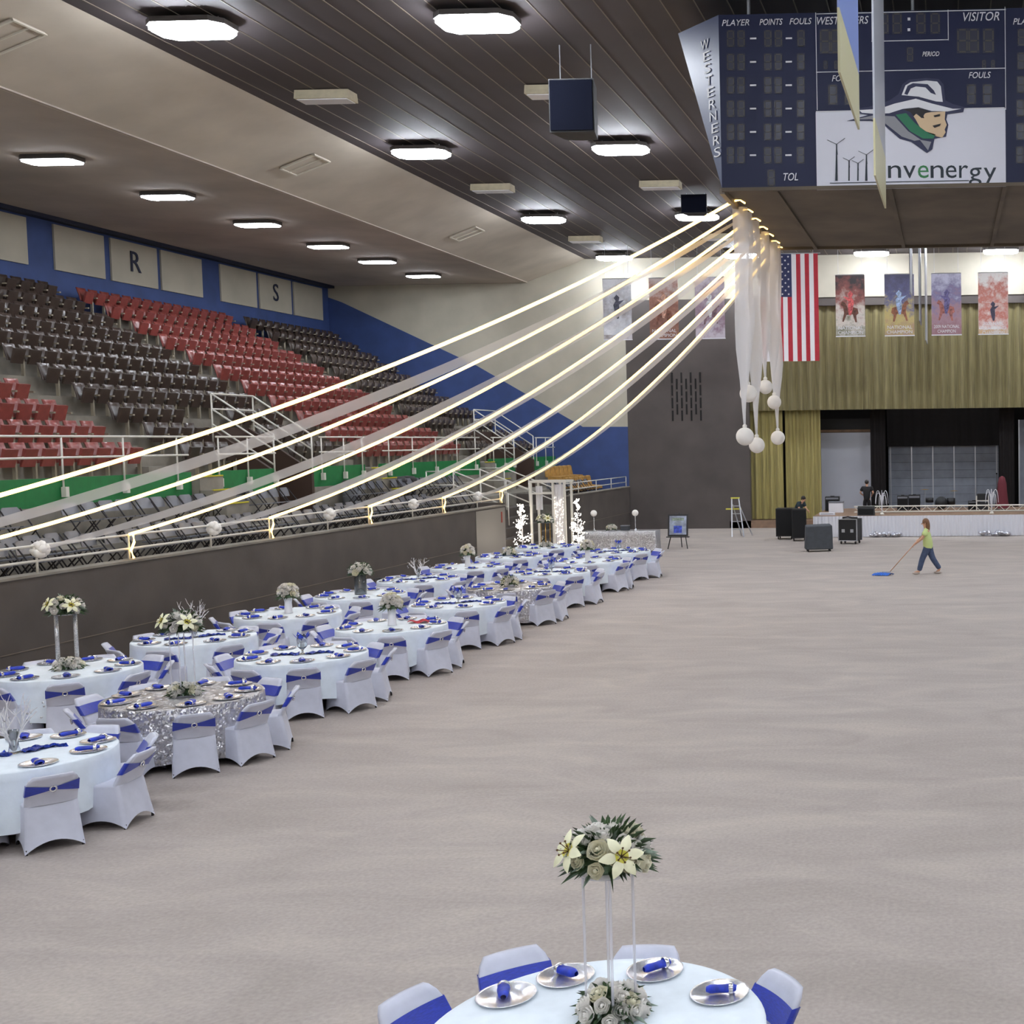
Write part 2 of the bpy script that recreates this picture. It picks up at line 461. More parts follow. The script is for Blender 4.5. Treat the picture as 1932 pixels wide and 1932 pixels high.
# lower tier floors and the floor-side wall
struct(MB().box(((XG + -16.2) / 2, (YR + YB) / 2, 1.02), (16.2 - 17.7 if False else 1.5, YB - YR, 2.04)).build('floor_tier', 'concrete'))
TF1, TF2 = 1.6, 2.05
fw = None
for (a, b) in ((YR, GAP0), (GAP1, YB)):
    o = MB().box((XW - 0.12, (a + b) / 2, WALL_H / 2), (0.24, b - a, WALL_H)).build('wall_left' if fw is None else 'wall_section', 'dark_wall', fw)
    if fw is None: fw = struct(o)
    MB().box((XW - 0.12, (a + b) / 2, WALL_H + 0.01), (0.3, b - a, 0.04)).build('coping', 'concrete', fw)
    MB().box((XW + 0.004, (a + b) / 2, 0.77), (0.012, b - a, 0.014)).build('seam_strip', 'seam', fw)
    struct(MB().box(((XW - 0.24 - 16.2) / 2, (a + b) / 2, TF1 / 2), (16.2 + XW - 0.24, b - a, TF1)).build('floor_tier_front', 'concrete'))
for k, y in enumerate((GAP0 - 0.12, GAP1 + 0.12)):
    struct(MB().box((-15.25, y, 1.0), (1.9, 0.24, 2.0)).build('wall_return_%d' % (k + 1), 'dark_wall'))
MB().box((XW + 0.006, 37.45, 0.95), (0.012, 2.4, 1.8)).build('added_sheen_panel', 'sheen_metal', fw, label='added reflective panel for the tree glow on the wall')  # reflective sheet added to give the wall the lit tree's glow
# stage wall: dark below, beige above, blue flight beside the seats
W = []
dw = struct(MB().box(((XW + -8.85) / 2, YB + 0.15, 5.08), (abs(XW + 8.85), 0.3, 10.16)).build('wall_back', 'back_dark'))
MB().box((-0.6, YB + 0.15, 11.08), (27.4, 0.3, 1.84)).build('upper_wall', 'beige_wall', dw)
MB().box((3.3 + 7.0, YB + 0.15, 5.08), (5.6 + 0.4, 0.3, 10.16)).build('wall_section', 'back_dark', dw)
MB().box((-0.5, YB + 0.2, 9.98), (17.0, 0.3, 0.36)).build('header_beam', 'back_dark', dw)
for s in (1, -1):
    fx = (lambda x: x) if s == 1 else (lambda x: -1.2 - x)
    # beige field, then the blue flight standing a few millimetres proud of it
    MB().prism([(fx(XBACK), 0), (fx(XW), 0), (fx(XW), 12.0), (fx(-16.0), 12.0), (fx(-18.7), LOWC), (fx(XBACK), LOWC)], 1, YB, YB + 0.3).build('wall_field', 'beige_wall', dw)
    MB().prism([(fx(XBACK), 0), (fx(XW), 0), (fx(XW), 4.58), (fx(-16.3), 4.6), (fx(-21.0), 7.38), (fx(-27.0), 10.28), (fx(XBACK), 10.5)], 1, YB - 0.012, YB).build('blue_flight', 'blue_wall', dw)
# slotted grille in the dark wall
slot = MB().box((0, 0, 0), (0.07, 0.03, 0.46)).mesh('vent_slot', 'vent_dark')
for i in range(7):
    for k in range(3 + (i % 2 == 0)):
        zz = 6.72 - 0.56 * k - (0.28 if i % 2 else 0)
        obj('vent_slot', slot, dw, (-12.25 + 0.21 * i, YB - 0.012, zz))
# cream panels on the rear wall of the stand
PAN = [(26.0, 28.5), (28.75, 31.1), (31.35, 33.7), (33.75 + 0.1, 36.1), (37.22, 39.46), (39.78, 42.13), (42.35, 44.69), (45.84, 48.24), (48.46, 50.82), (51.03, 53.38)]
for (a, b) in PAN:
    MB().box((XBACK + 0.03, (a + b) / 2, 10.12), (0.06, b - a, 1.4)).build('cream_panel', 'beige_wall', rearwall)
for ch, y in (('R', 40.93), ('S', 49.6)):
    o = obj('lettering', text_mesh(ch, 1.0, 'letter_navy', 0.01), rearwall, (XBACK + 0.08, y, 10.15), 'dark block letter'); o.rotation_euler = (PI / 2, 0, PI / 2)
MB().box((XBACK + 0.15, (YB + YR) / 2, LOWC - 0.05), (0.3, YB - YR, 0.12)).build('cornice', 'letter_navy', rearwall)
# vents on the soffit
sl = math.atan2(1.0, 2.7)
for y in (22.4, 32.9, 44.0):
    g = MB().box((0, 0, 0), (1.0, 0.8, 0.02))
    o = g.build('vent_panel', 'soffit', soff, loc=(-17.3, y, 11.49)); o.rotation_euler = (0, -sl, 0)
    fr = MB()
    for sx in (-1, 1): fr.box((sx * 0.5, 0, -0.02), (0.04, 0.84, 0.03))
    for sy in (-1, 0, 1): fr.box((0, sy * 0.4, -0.02), (1.0, 0.04 if sy else 0.015, 0.03))
    o = fr.build('vent_frame', 'vent_frame', soff, loc=(-17.3, y, 11.47)); o.rotation_euler = (0, -sl, 0)
# wall behind the camera and the far long side
struct(MB().box((-0.6, YR - 0.15, 6.0), (56, 0.3, 12.0)).build('wall_rear', 'beige_wall'))
struct(MB().box((XR + 0.15, (YR + YB) / 2, 0.95), (0.3, YB - YR, 1.9)).build('wall_right', 'dark_wall'))
struct(MB().prism([(XR + 0.3, 0), (XR + 0.3, 1.6), (16.5, 2.0), (16.5, 3.2), (26.4, 8.9), (26.4, 0)], 1, YR, YB).build('stand_right', 'concrete'))

# ================================================================== STAGE HOUSE
def make_fill():  # fill lights added out of view to brighten the stage house
    t = thing('added_fill_light', 'x', 'lamp')
    MB().box((0, 0, 0.06), (1.3, 0.4, 0.1)).build('housing', 'housing', t); MB().box((0, 0, 0.0), (1.2, 0.3, 0.03)).build('lens', 'lamp_lens', t)
    return t
# side, rear and roof of the stage house behind the opening
sh = struct(MB().box((-0.5, 63.1, 5.0), (19, 0.2, 10.4)).build('wall_stage_rear', 'black_cloth'))
for x in (-9.9, 8.9): MB().box((x, 58.6, 5.0), (0.2, 9.0, 10.4)).build('wall_section', 'black_cloth', sh)
MB().box((-0.5, 58.6, 10.2), (19, 9.0, 0.2)).build('stage_ceiling', 'black_cloth', sh)
struct(MB().box((-0.5, 58.5, 0.16), (18.6, 9.0, 0.32)).build('floor_stage', 'stage_wood'))
FILL = Proto(make_fill)
for k_, x in enumerate((-6.5, -2.2, 2.0, 6.0)): FILL.put((x, 56.9, 9.98), 0, ['first', 'second', 'third', 'fourth'][k_] + ' added fill light from the flag side, hidden under the stage ceiling', 'added stage fill lights')
def pleated(x0, x1, y, z0, z1, amp, per, n, ripple=0.0):
    b = MB(); rnd = random.Random(int(x0 * 100) + n)
    ph = [rnd.uniform(-0.35, 0.35) for _ in range(n + 1)]
    def fn(u, v):
        i = u * n; a = 2 * PI * (u * (x1 - x0)) / per + ph[int(round(i))]
        return (x0 + u * (x1 - x0), y + amp * math.sin(a) * (0.75 + 0.25 * (1 - v)), z0 + v * (z1 - z0) + (ripple * math.sin(3 * a + 1) if v == 0 else 0))
    b.grid(fn, n, 4); return b
tag(pleated(-8.95, 8.0, 54.25, 5.22, 9.95, 0.09, 0.42, 320).build('stage_valance', 'valance_gold', smooth=True), 'wide gold pleated valance hanging across the top of the stage opening', 'curtain')
for k, (a, b_) in enumerate(((-8.9, -7.45), (-7.35, -5.75))):
    tag(pleated(a, b_, 54.62 + 0.12 * k, 0.36, 5.6, 0.08, 0.33, 60).build('stage_curtain', 'gold_curtain', smooth=True),
        ['gold side curtain panel against the dark wall at the stage edge', 'inner gold side curtain panel beside the pale grey backdrop'][k], 'curtain')
tag(pleated(-3.6, -2.9, 56.0, 0.34, 5.6, 0.06, 0.28, 30).build('black_drape', 'black_cloth', smooth=True), 'tall black drape between the pale backdrop and the roll-up door', 'curtain')
tag(pleated(2.3, 3.0, 56.0, 0.34, 5.6, 0.06, 0.28, 30).build('black_drape', 'black_cloth', smooth=True), 'tall black drape to the far side of the roll-up door', 'curtain')
tag(pleated(-3.0, 2.6, 59.5, 3.55, 8.0, 0.04, 0.5, 60).build('black_border', 'black_cloth', smooth=True), 'black border cloth above the roll-up door', 'curtain')
t = thing('backdrop_screen', 'pale grey backdrop screen beside the gold side curtain', 'screen', (-4.8, 57.2, 0.32))
MB().box((0, 0, 1.95), (2.4, 0.05, 3.9)).build('cloth', 'screen_grey', t)
MB().box((0, -0.01, 3.98), (2.5, 0.08, 0.12)).build('top_batten', 'stage_wood', t)
MB().box((0, -0.01, 4.3), (2.5, 0.08, 0.5)).build('header', 'black_box', t)
t = thing('rollup_door', 'grey roll-up door with light vertical battens behind the stage', 'door', (-0.27, 59.9, 0.32))
for k in range(8):
    MB().box((0, 0, 0.25 + 0.395 * k), (5.4, 0.05, 0.385)).build('slat', 'door_grey', t)
for k in range(6):
    MB().box((-2.6 + 1.04 * k, -0.05, 1.6), (0.06, 0.05, 3.2)).build('batten', 'aluminium', t)
t = thing('grey_panel', 'grey scenery panel past the second black drape', 'panel', (4.6, 57.2, 0.32))
MB().box((0, 0, 2.2), (2.6, 0.06, 4.4)).build('sheet', 'door_grey', t); MB().box((-1.32, -0.02, 2.2), (0.06, 0.1, 4.4)).build('edge_frame', 'aluminium', t)

# portable stage with its white skirt
t = thing('portable_stage', 'low portable stage with a white pleated skirt and wooden deck', 'stage', (0, 0, 0))
SX0, SX1, SY0 = -5.45, 8.0, 48.45
MB().box(((SX0 + SX1) / 2, 51.2, 0.8), (SX1 - SX0, 5.5, 0.08)).build('deck', 'stage_wood', t)
pleated(SX0, SX1, SY0 - 0.03, 0.01, 0.84, 0.025, 0.14, 560).build('skirt', 'skirt_white', t, smooth=True)
for k in range(7):
    for y in (48.7, 53.7): MB().box((SX0 + 0.3 + 2.13 * k, y, 0.38), (0.06, 0.06, 0.76)).build('leg', 'aluminium', t)

# ================================================================== RAILINGS
def railing(name, label, pts, heights, posts, r=0.022, pr=0.02, base=None, group=None, blocks=False):
    """pts: top line points (ground height included); heights: rail heights above it; posts: list of points"""
    t = thing(name, label, 'railing', pts[0], 0, group); o0 = Vector(pts[0])
    for h in heights:
        MB().tube([Vector(p) + Vector((0, 0, h)) - o0 for p in pts], r, 6).build('rail', 'white_paint', t, True)
    for (p, h) in posts:
        p = Vector(p) - o0
        MB().tube([p, p + Vector((0, 0, h))], pr, 6).build('post', 'white_paint', t, True)
        if blocks: MB().box(p + Vector((0.03, 0, 0.0)), (0.1, 0.09, 0.2)).build('bracket', 'white_paint', t)
    return t
def lin_posts(x, ys, z, h): return [((x, y, z), h) for y in ys]
RP = [7.6, 9.8, 12.05, 14.25, 16.45, 18.71, 20.87, 23.25, 25.3, 27.73, 29.73, 32.21, 34.15, 36.71, 38.6]
railing('guard_rail', 'long white two-bar railing on the dark floor-side wall above the tables', [(XW - 0.12, 5.0, WALL_H), (XW - 0.12, 38.62, WALL_H)], (0.46, 0.22), lin_posts(XW - 0.12, RP, WALL_H, 0.46))
railing('guard_rail', 'short white railing on the wall section past the lit arch', [(XW - 0.12, 45.15, WALL_H), (XW - 0.12, 53.9, WALL_H)], (0.46, 0.22), lin_posts(XW - 0.12, [45.15, 46.9, 49.3, 51.5, 53.9], WALL_H, 0.46))
def upper(a, b, ys, label):
    railing('stand_rail', label, [(XG + 0.16, a, 3.03), (XG + 0.16, b, 3.03)], (1.1, 0.68), lin_posts(XG + 0.16, ys, 3.03, 1.1), r=0.026, blocks=True)
upper(8.0, 27.6, [10, 12.3, 14.5, 16.7, 19, 21.4, 23.6, 25.4, 27.2], 'white railing on the green wall before the red lower seats')
upper(28.7, 31.25, [28.78, 30.0, 31.2], 'white railing on the green wall just before the near portal')
upper(33.5, 36.2, [33.6, 34.86, 35.97], 'white railing on the green wall just after the near portal')
upper(37.3, 45.1, [37.7, 39.4, 41.2, 43.0, 44.7], 'white five-post railing on the green wall behind the rubbish bins')
upper(46.3, 48.8, [46.5, 47.7, 48.7], 'white railing on the green wall before the far portal')
upper(51.3, 53.8, [51.4, 52.6, 53.6], 'white railing on the green wall at the blue end wall')
for n, (a, b) in enumerate((P1, P2)):
    z0, z1 = 3.2, 4.3
    t = thing('portal_rail', ['white sloping guard rails around the near portal in the stand', 'white sloping guard rails around the far portal in the stand'][n], 'railing', (XG, a, 3.2))
    def loc(x, y, z): return (x - XG, y - a, z - 3.2)
    for y in (a, b):
        for h in (1.0, 0.6, 0.2):
            MB().tube([loc(XG + 0.1, y, 3.2 + h), loc(-19.2, y, 4.28 + h)], 0.024, 6).build('rail', 'white_paint', t, True)
        for (x, z) in ((XG + 0.1, 3.2), (-19.2, 4.28)):
            MB().tube([loc(x, y, z - 0.35), loc(x, y, z + 1.0)], 0.024, 6).build('post', 'white_paint', t, True)
    for h in (1.0, 0.6):
        MB().tube([loc(-19.2, a, 4.28 + h), loc(-19.2, b, 4.28 + h)], 0.024, 6).build('rail', 'white_paint', t, True)
# stair rails down to the entrance gap
for n, y in enumerate((39.6, 41.9, 44.2)):
    t = thing('stair_rail', ['white stair handrail beside the added sheen panel', 'white stair handrail in the middle of the entrance steps', 'white stair handrail beside the far wall section'][n], 'railing', (-17.2, y, 2.05))
    for h in (0.95, 0.5):
        MB().tube([(0, 0, h), (0.9, 0, h), (2.7, 0, h - 0.75)], 0.024, 6).build('rail', 'white_paint', t, True)
    for x, z in ((0, 0), (0.9, 0), (1.8, -0.37), (2.7, -0.75)):
        MB().tube([(x, 0, z - 0.1), (x, 0, z + 0.95)], 0.022, 6).build('post', 'white_paint', t, True)
es = struct(MB().box((-15.9, (GAP0 + GAP1) / 2, 0.8), (0.6, GAP1 - GAP0 - 0.5, 1.6)).build('floor_entrance_steps', 'dark_wall'))
for k in range(4):
    MB().box((-15.45 + 0.3 * k, (GAP0 + GAP1) / 2, (1.3 - 0.3 * k) / 2), (0.3, GAP1 - GAP0 - 0.5, 1.3 - 0.3 * k)).build('step', 'dark_wall', es)

# ================================================================== CEILING LAMPS
def lamp_mesh(l, wd, ch, z0, z1):
    b = MB(); p = [(-l / 2, -wd / 2 + ch), (-l / 2 + ch, -wd / 2), (l / 2 - ch, -wd / 2), (l / 2, -wd / 2 + ch), (l / 2, wd / 2 - ch), (l / 2 - ch, wd / 2), (-l / 2 + ch, wd / 2), (-l / 2, wd / 2 - ch)]
    return b.prism(p, 2, z0, z1)
def make_lamp():
    t = thing('ceiling_lamp', 'x', 'lamp')
    lamp_mesh(1.5, 0.86, 0.2, 0.1, 0.2).build('housing', 'housing', t)
    lamp_mesh(1.36, 0.72, 0.18, 0.0, 0.03).build('lens', 'lamp_lens', t)
    lamp_mesh(1.44, 0.8, 0.19, 0.03, 0.1).build('added_glow_band', 'lamp_glow_band', t)  # glowing band added to throw more light sideways onto soffit and ceiling
    for x in (-0.5, 0.5): MB().tube([(x, 0, 0.2), (x, 0, 0.32)], 0.01, 5).build('hanger', 'aluminium', t)
    return t
LAMP = Proto(make_lamp)
for X in (-14.2, -8.75, -3.2, 2.28, 7.75, 13.2):
    for Y in (-6.9, 3.1, 13.1, 23.1, 33.1, 43.1, 52.2):
        hid = -4.7 < X < 3.6 and Y == 23.1
        if hid: continue
        lab = {-14.2: 'lit white ceiling lamp close beside the slanted soffit', -8.75: 'lit white ceiling lamp between the slanted soffit and the scoreboard'}.get(X, 'lit white ceiling lamp out over the middle of the arena floor')
        if Y == 52.2: lab = 'lit white ceiling lamp above the row of hanging posters'
        nth = ['last', 'sixth', 'fifth', 'fourth', 'third', 'second', 'first'][(-6.9, 3.1, 13.1, 23.1, 33.1, 43.1, 52.2).index(Y)]
        lab = 'lit ceiling lamp, %s from the stage wall, %s' % (nth, {-14.2: 'beside the slanted soffit', -8.75: 'one row in from the soffit', -3.2: 'left of the scoreboard middle' if False else 'in line with the flag side', 2.28: 'in line with the stage middle', 7.75: 'two rows from the far soffit', 13.2: 'beside the far soffit'}[X])
        LAMP.put((X, Y, 11.68), 0, lab, 'lit lamps of the main ceiling')
def make_lowlamp():
    t = thing('stand_lamp', 'x', 'lamp')
    lamp_mesh(1.35, 0.66, 0.12, 0.03, 0.14).build('housing', 'housing', t)
    lamp_mesh(1.28, 0.58, 0.1, 0.0, 0.03).build('lens', 'lamp_lens', t)
    return t
LOWL = Proto(make_lowlamp)
ORD = ['first', 'second', 'third', 'fourth', 'fifth', 'sixth', 'seventh', 'eighth', 'ninth', 'tenth', 'eleventh', 'twelfth']
for ky, Y in enumerate((-6, 2.5, 11.5, 20.5, 25.1, 29.54, 33.95, 38.4, 42.8, 46.5, 50.6)):
    LOWL.put((-21.8, Y, 10.86), 0, 'lit lamp above the stand seats, %s from the blue end wall' % ORD[10 - ky], 'lit lamps above the left stand')
    if Y < 47: LOWL.put((20.6, Y, 10.86), 0, 'lit lamp in the low ceiling across the arena, %s from the end wall' % ORD[9 - ky], 'lit lamps above the far stand')
def make_off():
    t = thing('unlit_lamp', 'x', 'lamp')
    MB().prism([(-0.26, 0.0), (0.26, 0.0), (0.22, 0.2), (-0.22, 0.2)], 0, -0.62, 0.62).build('housing', 'lamp_off', t)
    MB().box((0, 0, -0.012), (1.16, 0.4, 0.02)).build('lens', 'vase_white', t)
    return t
OFF = Proto(make_off)
for X in (-14.2, -8.9, 7.75):
    for Y in (18, 28.05, 38.3, 48.1):
        OFF.put((X, Y, 11.78), 0, {-14.2: 'unlit cream lamp box by the slanted soffit, %s from the stage wall', -8.9: 'unlit cream lamp box one row from the soffit, %s from the stage wall'}.get(X, 'unlit cream lamp box across the arena, %s from the stage wall') % ['fourth', 'third', 'second', 'first'][(18, 28.05, 38.3, 48.1).index(Y)], 'unlit lamp boxes of the main ceiling')
for nm, X, Y, zt, zb, wd, dp, lab in (('hanging_speaker', -7.55, 25.2, 11.22, 10.16, 0.92, 0.7, 'big dark loudspeaker hanging below the ceiling beside the scoreboard'), ('hanging_speaker', -8.2, 40.2, 11.9, 11.3, 0.85, 0.6, 'dark loudspeaker hanging far back above the light ropes')):
    t = thing(nm, lab, 'speaker', (X, Y, zb))
    MB().hexa([(-wd / 2, -dp / 2, 0), (wd / 2, -dp / 2, 0), (wd / 2 * 0.7, dp / 2, 0), (-wd / 2 * 0.7, dp / 2, 0)], [(-wd / 2, -dp / 2, zt - zb), (wd / 2, -dp / 2, zt - zb), (wd / 2 * 0.7, dp / 2, zt - zb), (-wd / 2 * 0.7, dp / 2, zt - zb)]).build('cabinet', 'black_box', t)
    MB().box((0, -dp / 2 - 0.015, (zt - zb) / 2), (wd * 0.94, 0.03, (zt - zb) * 0.94)).build('grille', 'navy_grille', t)
    for x in (-wd * 0.35, wd * 0.35): MB().tube([(x, 0, zt - zb), (x, 0, CEIL - zb)], 0.012, 5).build('cable', 'aluminium', t)

# ================================================================== BANQUET TABLES
TR, TH = 0.9, 0.76
def make_table():
    t = thing('round_table', 'x', 'table')
    MB().lathe([(0, TH - 0.035), (TR - 0.012, TH - 0.035), (TR - 0.012, TH - 0.008), (0, TH - 0.008)], 28).build('tabletop', 'stage_wood', t)
    lg = None
    for k in range(4):
        a = PI / 4 + k * PI / 2; b = MB().tube([(0.42 * math.cos(a), 0.42 * math.sin(a), 0), (0.42 * math.cos(a), 0.42 * math.sin(a), TH - 0.035)], 0.018, 6)
        b.build('leg', 'chair_dark', t)
    return t
def cloth_mesh(seed, drop, nf, amp, m):
    rnd = random.Random(seed); p0 = rnd.uniform(0, 6)
    prof = [(0, 0), (0.3, 0.001), (0.6, 0.001), (0.85, 0.001), (TR - 0.006, 0), (TR + 0.004, -0.012)]
    nz = 7
    for j in range(1, nz + 1): prof.append((TR + 0.004, -0.012 - drop * j / nz))
    def fn(r, z, a, j):
        if j < 6: return r, z
        v = (j - 5) / nz
        wv = math.sin(nf * a + p0) + 0.45 * math.sin((nf * 2 + 1) * a + 2 * p0) + 0.3 * math.sin(3 * a + p0)
        return r + v ** 1.3 * (0.012 + amp * wv), z + (0.035 * math.sin(4 * a + p0) * (1 if j == 5 + nz else 0))
    b = MB().lathe(prof, 72, (0, 0, TH + 0.001), fn)
    return b.mesh('tablecloth', m, True)
CLOTHS = [cloth_mesh(s, 0.55, 10, 0.028, 'cloth_white') for s in (1, 2, 3)]
SEQ = [cloth_mesh(s, 0.66, 12, 0.03, 'silver_sequins') for s in (4, 5)]
TABLE = Proto(make_table)

# ---- chair in a stretch cover with a blue sash (faces +y)
def chair_cover():
    b = MB(); n = 10
    def ring(x0, x1, y0, y1, z, arch=(0, 0, 0)):
        """rear edge, right side, front edge, left side"""
        out = []
        def lerp(a, c, t): return a + (c - a) * t
        for k in range(n): t = k / n; out.append((lerp(-x0, x0, t), y0 + 0.0, z + arch[0] * 4 * t * (1 - t)))
        for k in range(n): t = k / n; out.append((lerp(x0, x1, t), lerp(y0, y1, t), z + arch[1] * 4 * t * (1 - t)))
        for k in range(n): t = k / n; out.append((lerp(x1, -x1, t), y1, z + arch[2] * 4 * t * (1 - t)))
        for k in range(n): t = k / n; out.append((lerp(-x1, -x0, t), lerp(y1, y0, t), z + arch[1] * 4 * t * (1 - t)))
        return out
    rings = [ring(0.245, 0.235, -0.305, 0.205, 0.005, (0.1, 0.085, 0.1)), ring(0.232, 0.225, -0.275, 0.195, 0.16, (0.03, 0.03, 0.03)),
             ring(0.222, 0.218, -0.25, 0.188, 0.3), ring(0.218, 0.214, -0.225, 0.182, 0.425), ring(0.214, 0.205, -0.215, 0.175, 0.45)]
    m = 4 * n; vs = [p for r in rings for p in r]
    fs = [(j * m + k, j * m + (k + 1) % m, (j + 1) * m + (k + 1) % m, (j + 1) * m + k) for j in range(len(rings) - 1) for k in range(m)]
    fs.append(tuple((len(rings) - 1) * m + k for k in range(m)))
    b.add(vs, fs)
    # back: a rounded slab leaning back
    def back(y_off):
        rows = []
        for j in range(9):
            t = j / 8; z = 0.44 + 0.315 * t
            half = 0.216 if t < 0.55 else 0.216 * math.sqrt(max(0, 1 - ((t - 0.55) / 0.62) ** 2.6))
            yy = -0.19 - 0.19 * t ** 1.2 + y_off
            rows.append([(half * (2 * k / 8 - 1), yy - 0.022 * (1 - (2 * k / 8 - 1) ** 2), z) for k in range(9)])
        return rows
    for off, flip in ((0.02, False), (-0.022, True)):
        rows = back(off); b.add([p for r in rows for p in r], [(j * 9 + k, j * 9 + k + 1, (j + 1) * 9 + k + 1, (j + 1) * 9 + k) for j in range(8) for k in range(8)])
    f, r = back(0.02), back(-0.022)
    edge = [f[j][0] for j in range(9)] + f[8][1:] + [f[j][8] for j in range(7, -1, -1)]
    edge2 = [r[j][0] for j in range(9)] + r[8][1:] + [r[j][8] for j in range(7, -1, -1)]
    ne = len(edge); b.add(edge + edge2, [(i, i + 1, ne + i + 1, ne + i) for i in range(ne - 1)])
    return b
def chair_sash():
    b = MB(); n = 28
    def pt(k, top):
        a = 2 * PI * k / n; s, c = math.sin(a), math.cos(a)
        xx = max(-1, min(1, 1.25 * s)); rear = c < 0
        z0, z1 = 0.555, 0.675
        if rear: q = 1 - abs(xx); z0 += 0.045 * q; z1 -= 0.05 * q
        z = z1 if top else z0; t = (z - 0.44) / 0.315
        half = 0.216 if t < 0.55 else 0.216 * math.sqrt(max(0, 1 - ((t - 0.55) / 0.62) ** 2.6))
        yy = -0.19 - 0.19 * t ** 1.2 - 0.022 * (1 - xx * xx)
        return ((half + 0.006) * xx, yy + (0.027 if not rear else -0.029), z)
    b.add([pt(k, 0) for k in range(n)] + [pt(k, 1) for k in range(n)], [(k, (k + 1) % n, n + (k + 1) % n, n + k) for k in range(n)])
    return b
def make_chair():
    t = thing('covered_chair', 'x', 'chair')
    chair_cover().build('cover', 'spandex', t, True)
    s = chair_sash().build('sash', 'sash_blue', t, True)
    br = MB(); br.lathe([(0.018, -0.01), (0.032, -0.01), (0.034, 0.01), (0.02, 0.012), (0.018, -0.01)], 12)
    o = br.build('brooch', 'silver', s, True, loc=(0, -0.345, 0.615)); o.rotation_euler = (PI / 2 + 0.2, 0, 0)
    ft = MB().lathe([(0, 0), (0.014, 0), (0.012, 0.05), (0, 0.05)], 8).mesh('foot', 'chair_dark')
    for x, y in ((-0.23, -0.288), (0.23, -0.288), (-0.22, 0.19), (0.22, 0.19)): obj('foot', ft, t, (x, y, 0))
    return t
CHAIR = Proto(make_chair)
PLATE_ME = MB().lathe([(0, 0.002), (0.095, 0.002), (0.105, 0.006), (0.155, 0.016), (0.165, 0.019), (0.166, 0.015), (0.11, 0.0), (0, 0.0)], 28).mesh('charger_plate', 'silver', True)
def make_napkin():
    t = thing('rolled_napkin', 'x', 'napkin'); b = MB()
    def fn(u, v):
        a = 2 * PI * u; rr = 0.027 * (1 - 0.25 * abs(v - 0.5)) * (1 + 0.12 * math.sin(2 * a + 5 * v))
        if v == 0 or v == 1: rr *= 0.6
        return (rr * 1.25 * math.cos(a), -0.085 + 0.17 * v, 0.03 + rr * 0.9 * math.sin(a))
    b.grid(fn, 12, 7); b.build('cloth', 'napkin_blue', t, True)
    r = MB().lathe([(0.034, -0.012), (0.037, 0), (0.034, 0.012)], 14)
    o = r.build('ring', 'silver', t, True, loc=(0, -0.055, 0.03)); o.rotation_euler = (PI / 2, 0, 0)
    return t
NAPKIN = Proto(make_napkin)

# ---- flowers
def rose_mesh(m, seed, r=0.04):
    """overlapping scalloped cups around a tight heart"""
    b = MB(); rnd = random.Random(seed)
    for layer, (prof, n) in enumerate((([(0.15, -0.45), (0.75, -0.25), (1.02, 0.12), (1.08, 0.32)], 5), ([(0.5, -0.1), (0.78, 0.2), (0.76, 0.5), (0.82, 0.58)], 5), ([(0.35, 0.1), (0.54, 0.4), (0.48, 0.66), (0.52, 0.72)], 4), ([(0.2, 0.3), (0.3, 0.55), (0.22, 0.78)], 3))):
        p0 = rnd.uniform(0, 6)
        b.lathe([(q * r, z * r) for q, z in prof], 15, fn=lambda q, z, a, j: (q * (1 + 0.07 * math.sin(n * a + p0)), z + (0.09 * r * math.cos(n * a + p0) if j == len(prof) - 1 else 0)))
    b.sphere((0, 0, r * 0.5), r * 0.24, 7, 5)
    return b.mesh('rose', m, True)
def lily_mesh(r=0.085):
    b = MB()
    for k in range(6):
        a0 = 2 * PI * k / 6; up = 0.0 if k % 2 else 0.008
        b.cur = 0
        def fn(u, v):
            wv = 0.26 * r * math.sin(min(1, v * 1.02) * PI * 0.93 + 0.12); q = r * (0.1 + 0.95 * v)
            s = (u - 0.5) * 2 * wv; z = r * (0.15 + 0.5 * v - 0.55 * v * v) + up - 0.2 * abs(s)
            return (q * math.cos(a0) - s * math.sin(a0), q * math.sin(a0) + s * math.cos(a0), z)
        b.grid(fn, 2, 5)
        for i in range(len(b.f) - 10, len(b.f)): b.mi[i] = 1 if (i - (len(b.f) - 10)) < 2 else 0
    b.cur = 2
    for k in range(6):
        a0 = 2 * PI * (k + 0.5) / 6; b.tube([(0, 0, 0.01), (0.3 * r * math.cos(a0), 0.3 * r * math.sin(a0), 0.55 * r)], 0.0018, 4); b.sphere((0.32 * r * math.cos(a0), 0.32 * r * math.sin(a0), 0.57 * r), 0.005, 5, 3)
    return b.mesh('lily', ['lily', 'lily_heart', 'anther'], True)
ROSES = [rose_mesh('rose', s) for s in (1, 2)] + [rose_mesh('cream', 3)]
LILY = lily_mesh()
def foliage_mesh(R, H, n, seed, spread=1.15):
    b = MB(); rnd = random.Random(seed)
    b.sphere((0, 0, H * 0.32), R * 0.62, 12, 6, (1, 1, H / R * 0.55))
    for k in range(n):
        a = rnd.uniform(0, 2 * PI); e = rnd.uniform(-0.25, 1.3); l = R * rnd.uniform(0.7, spread)
        d = Vector((math.cos(a) * math.cos(e), math.sin(a) * math.cos(e), math.sin(e) * H / R))
        s = Vector((-math.sin(a), math.cos(a), rnd.uniform(-0.3, 0.3))) * rnd.uniform(0.006, 0.016)
        p0 = d * l * 0.35 + Vector((0, 0, H * 0.25)); p1 = d * l * 0.75 + Vector((0, 0, H * 0.27)); p2 = d * l + Vector((0, 0, H * 0.22 - 0.02))
        b.cur = 0 if rnd.random() < 0.72 else 1
        b.add([p0, p1 - s, p2, p1 + s], [(0, 1, 2), (0, 2, 3)])
    return b.mesh('foliage', ['leaf', 'leaf_grey'])
FOL_BIG = foliage_mesh(0.27, 0.26, 300, 5, 1.12)
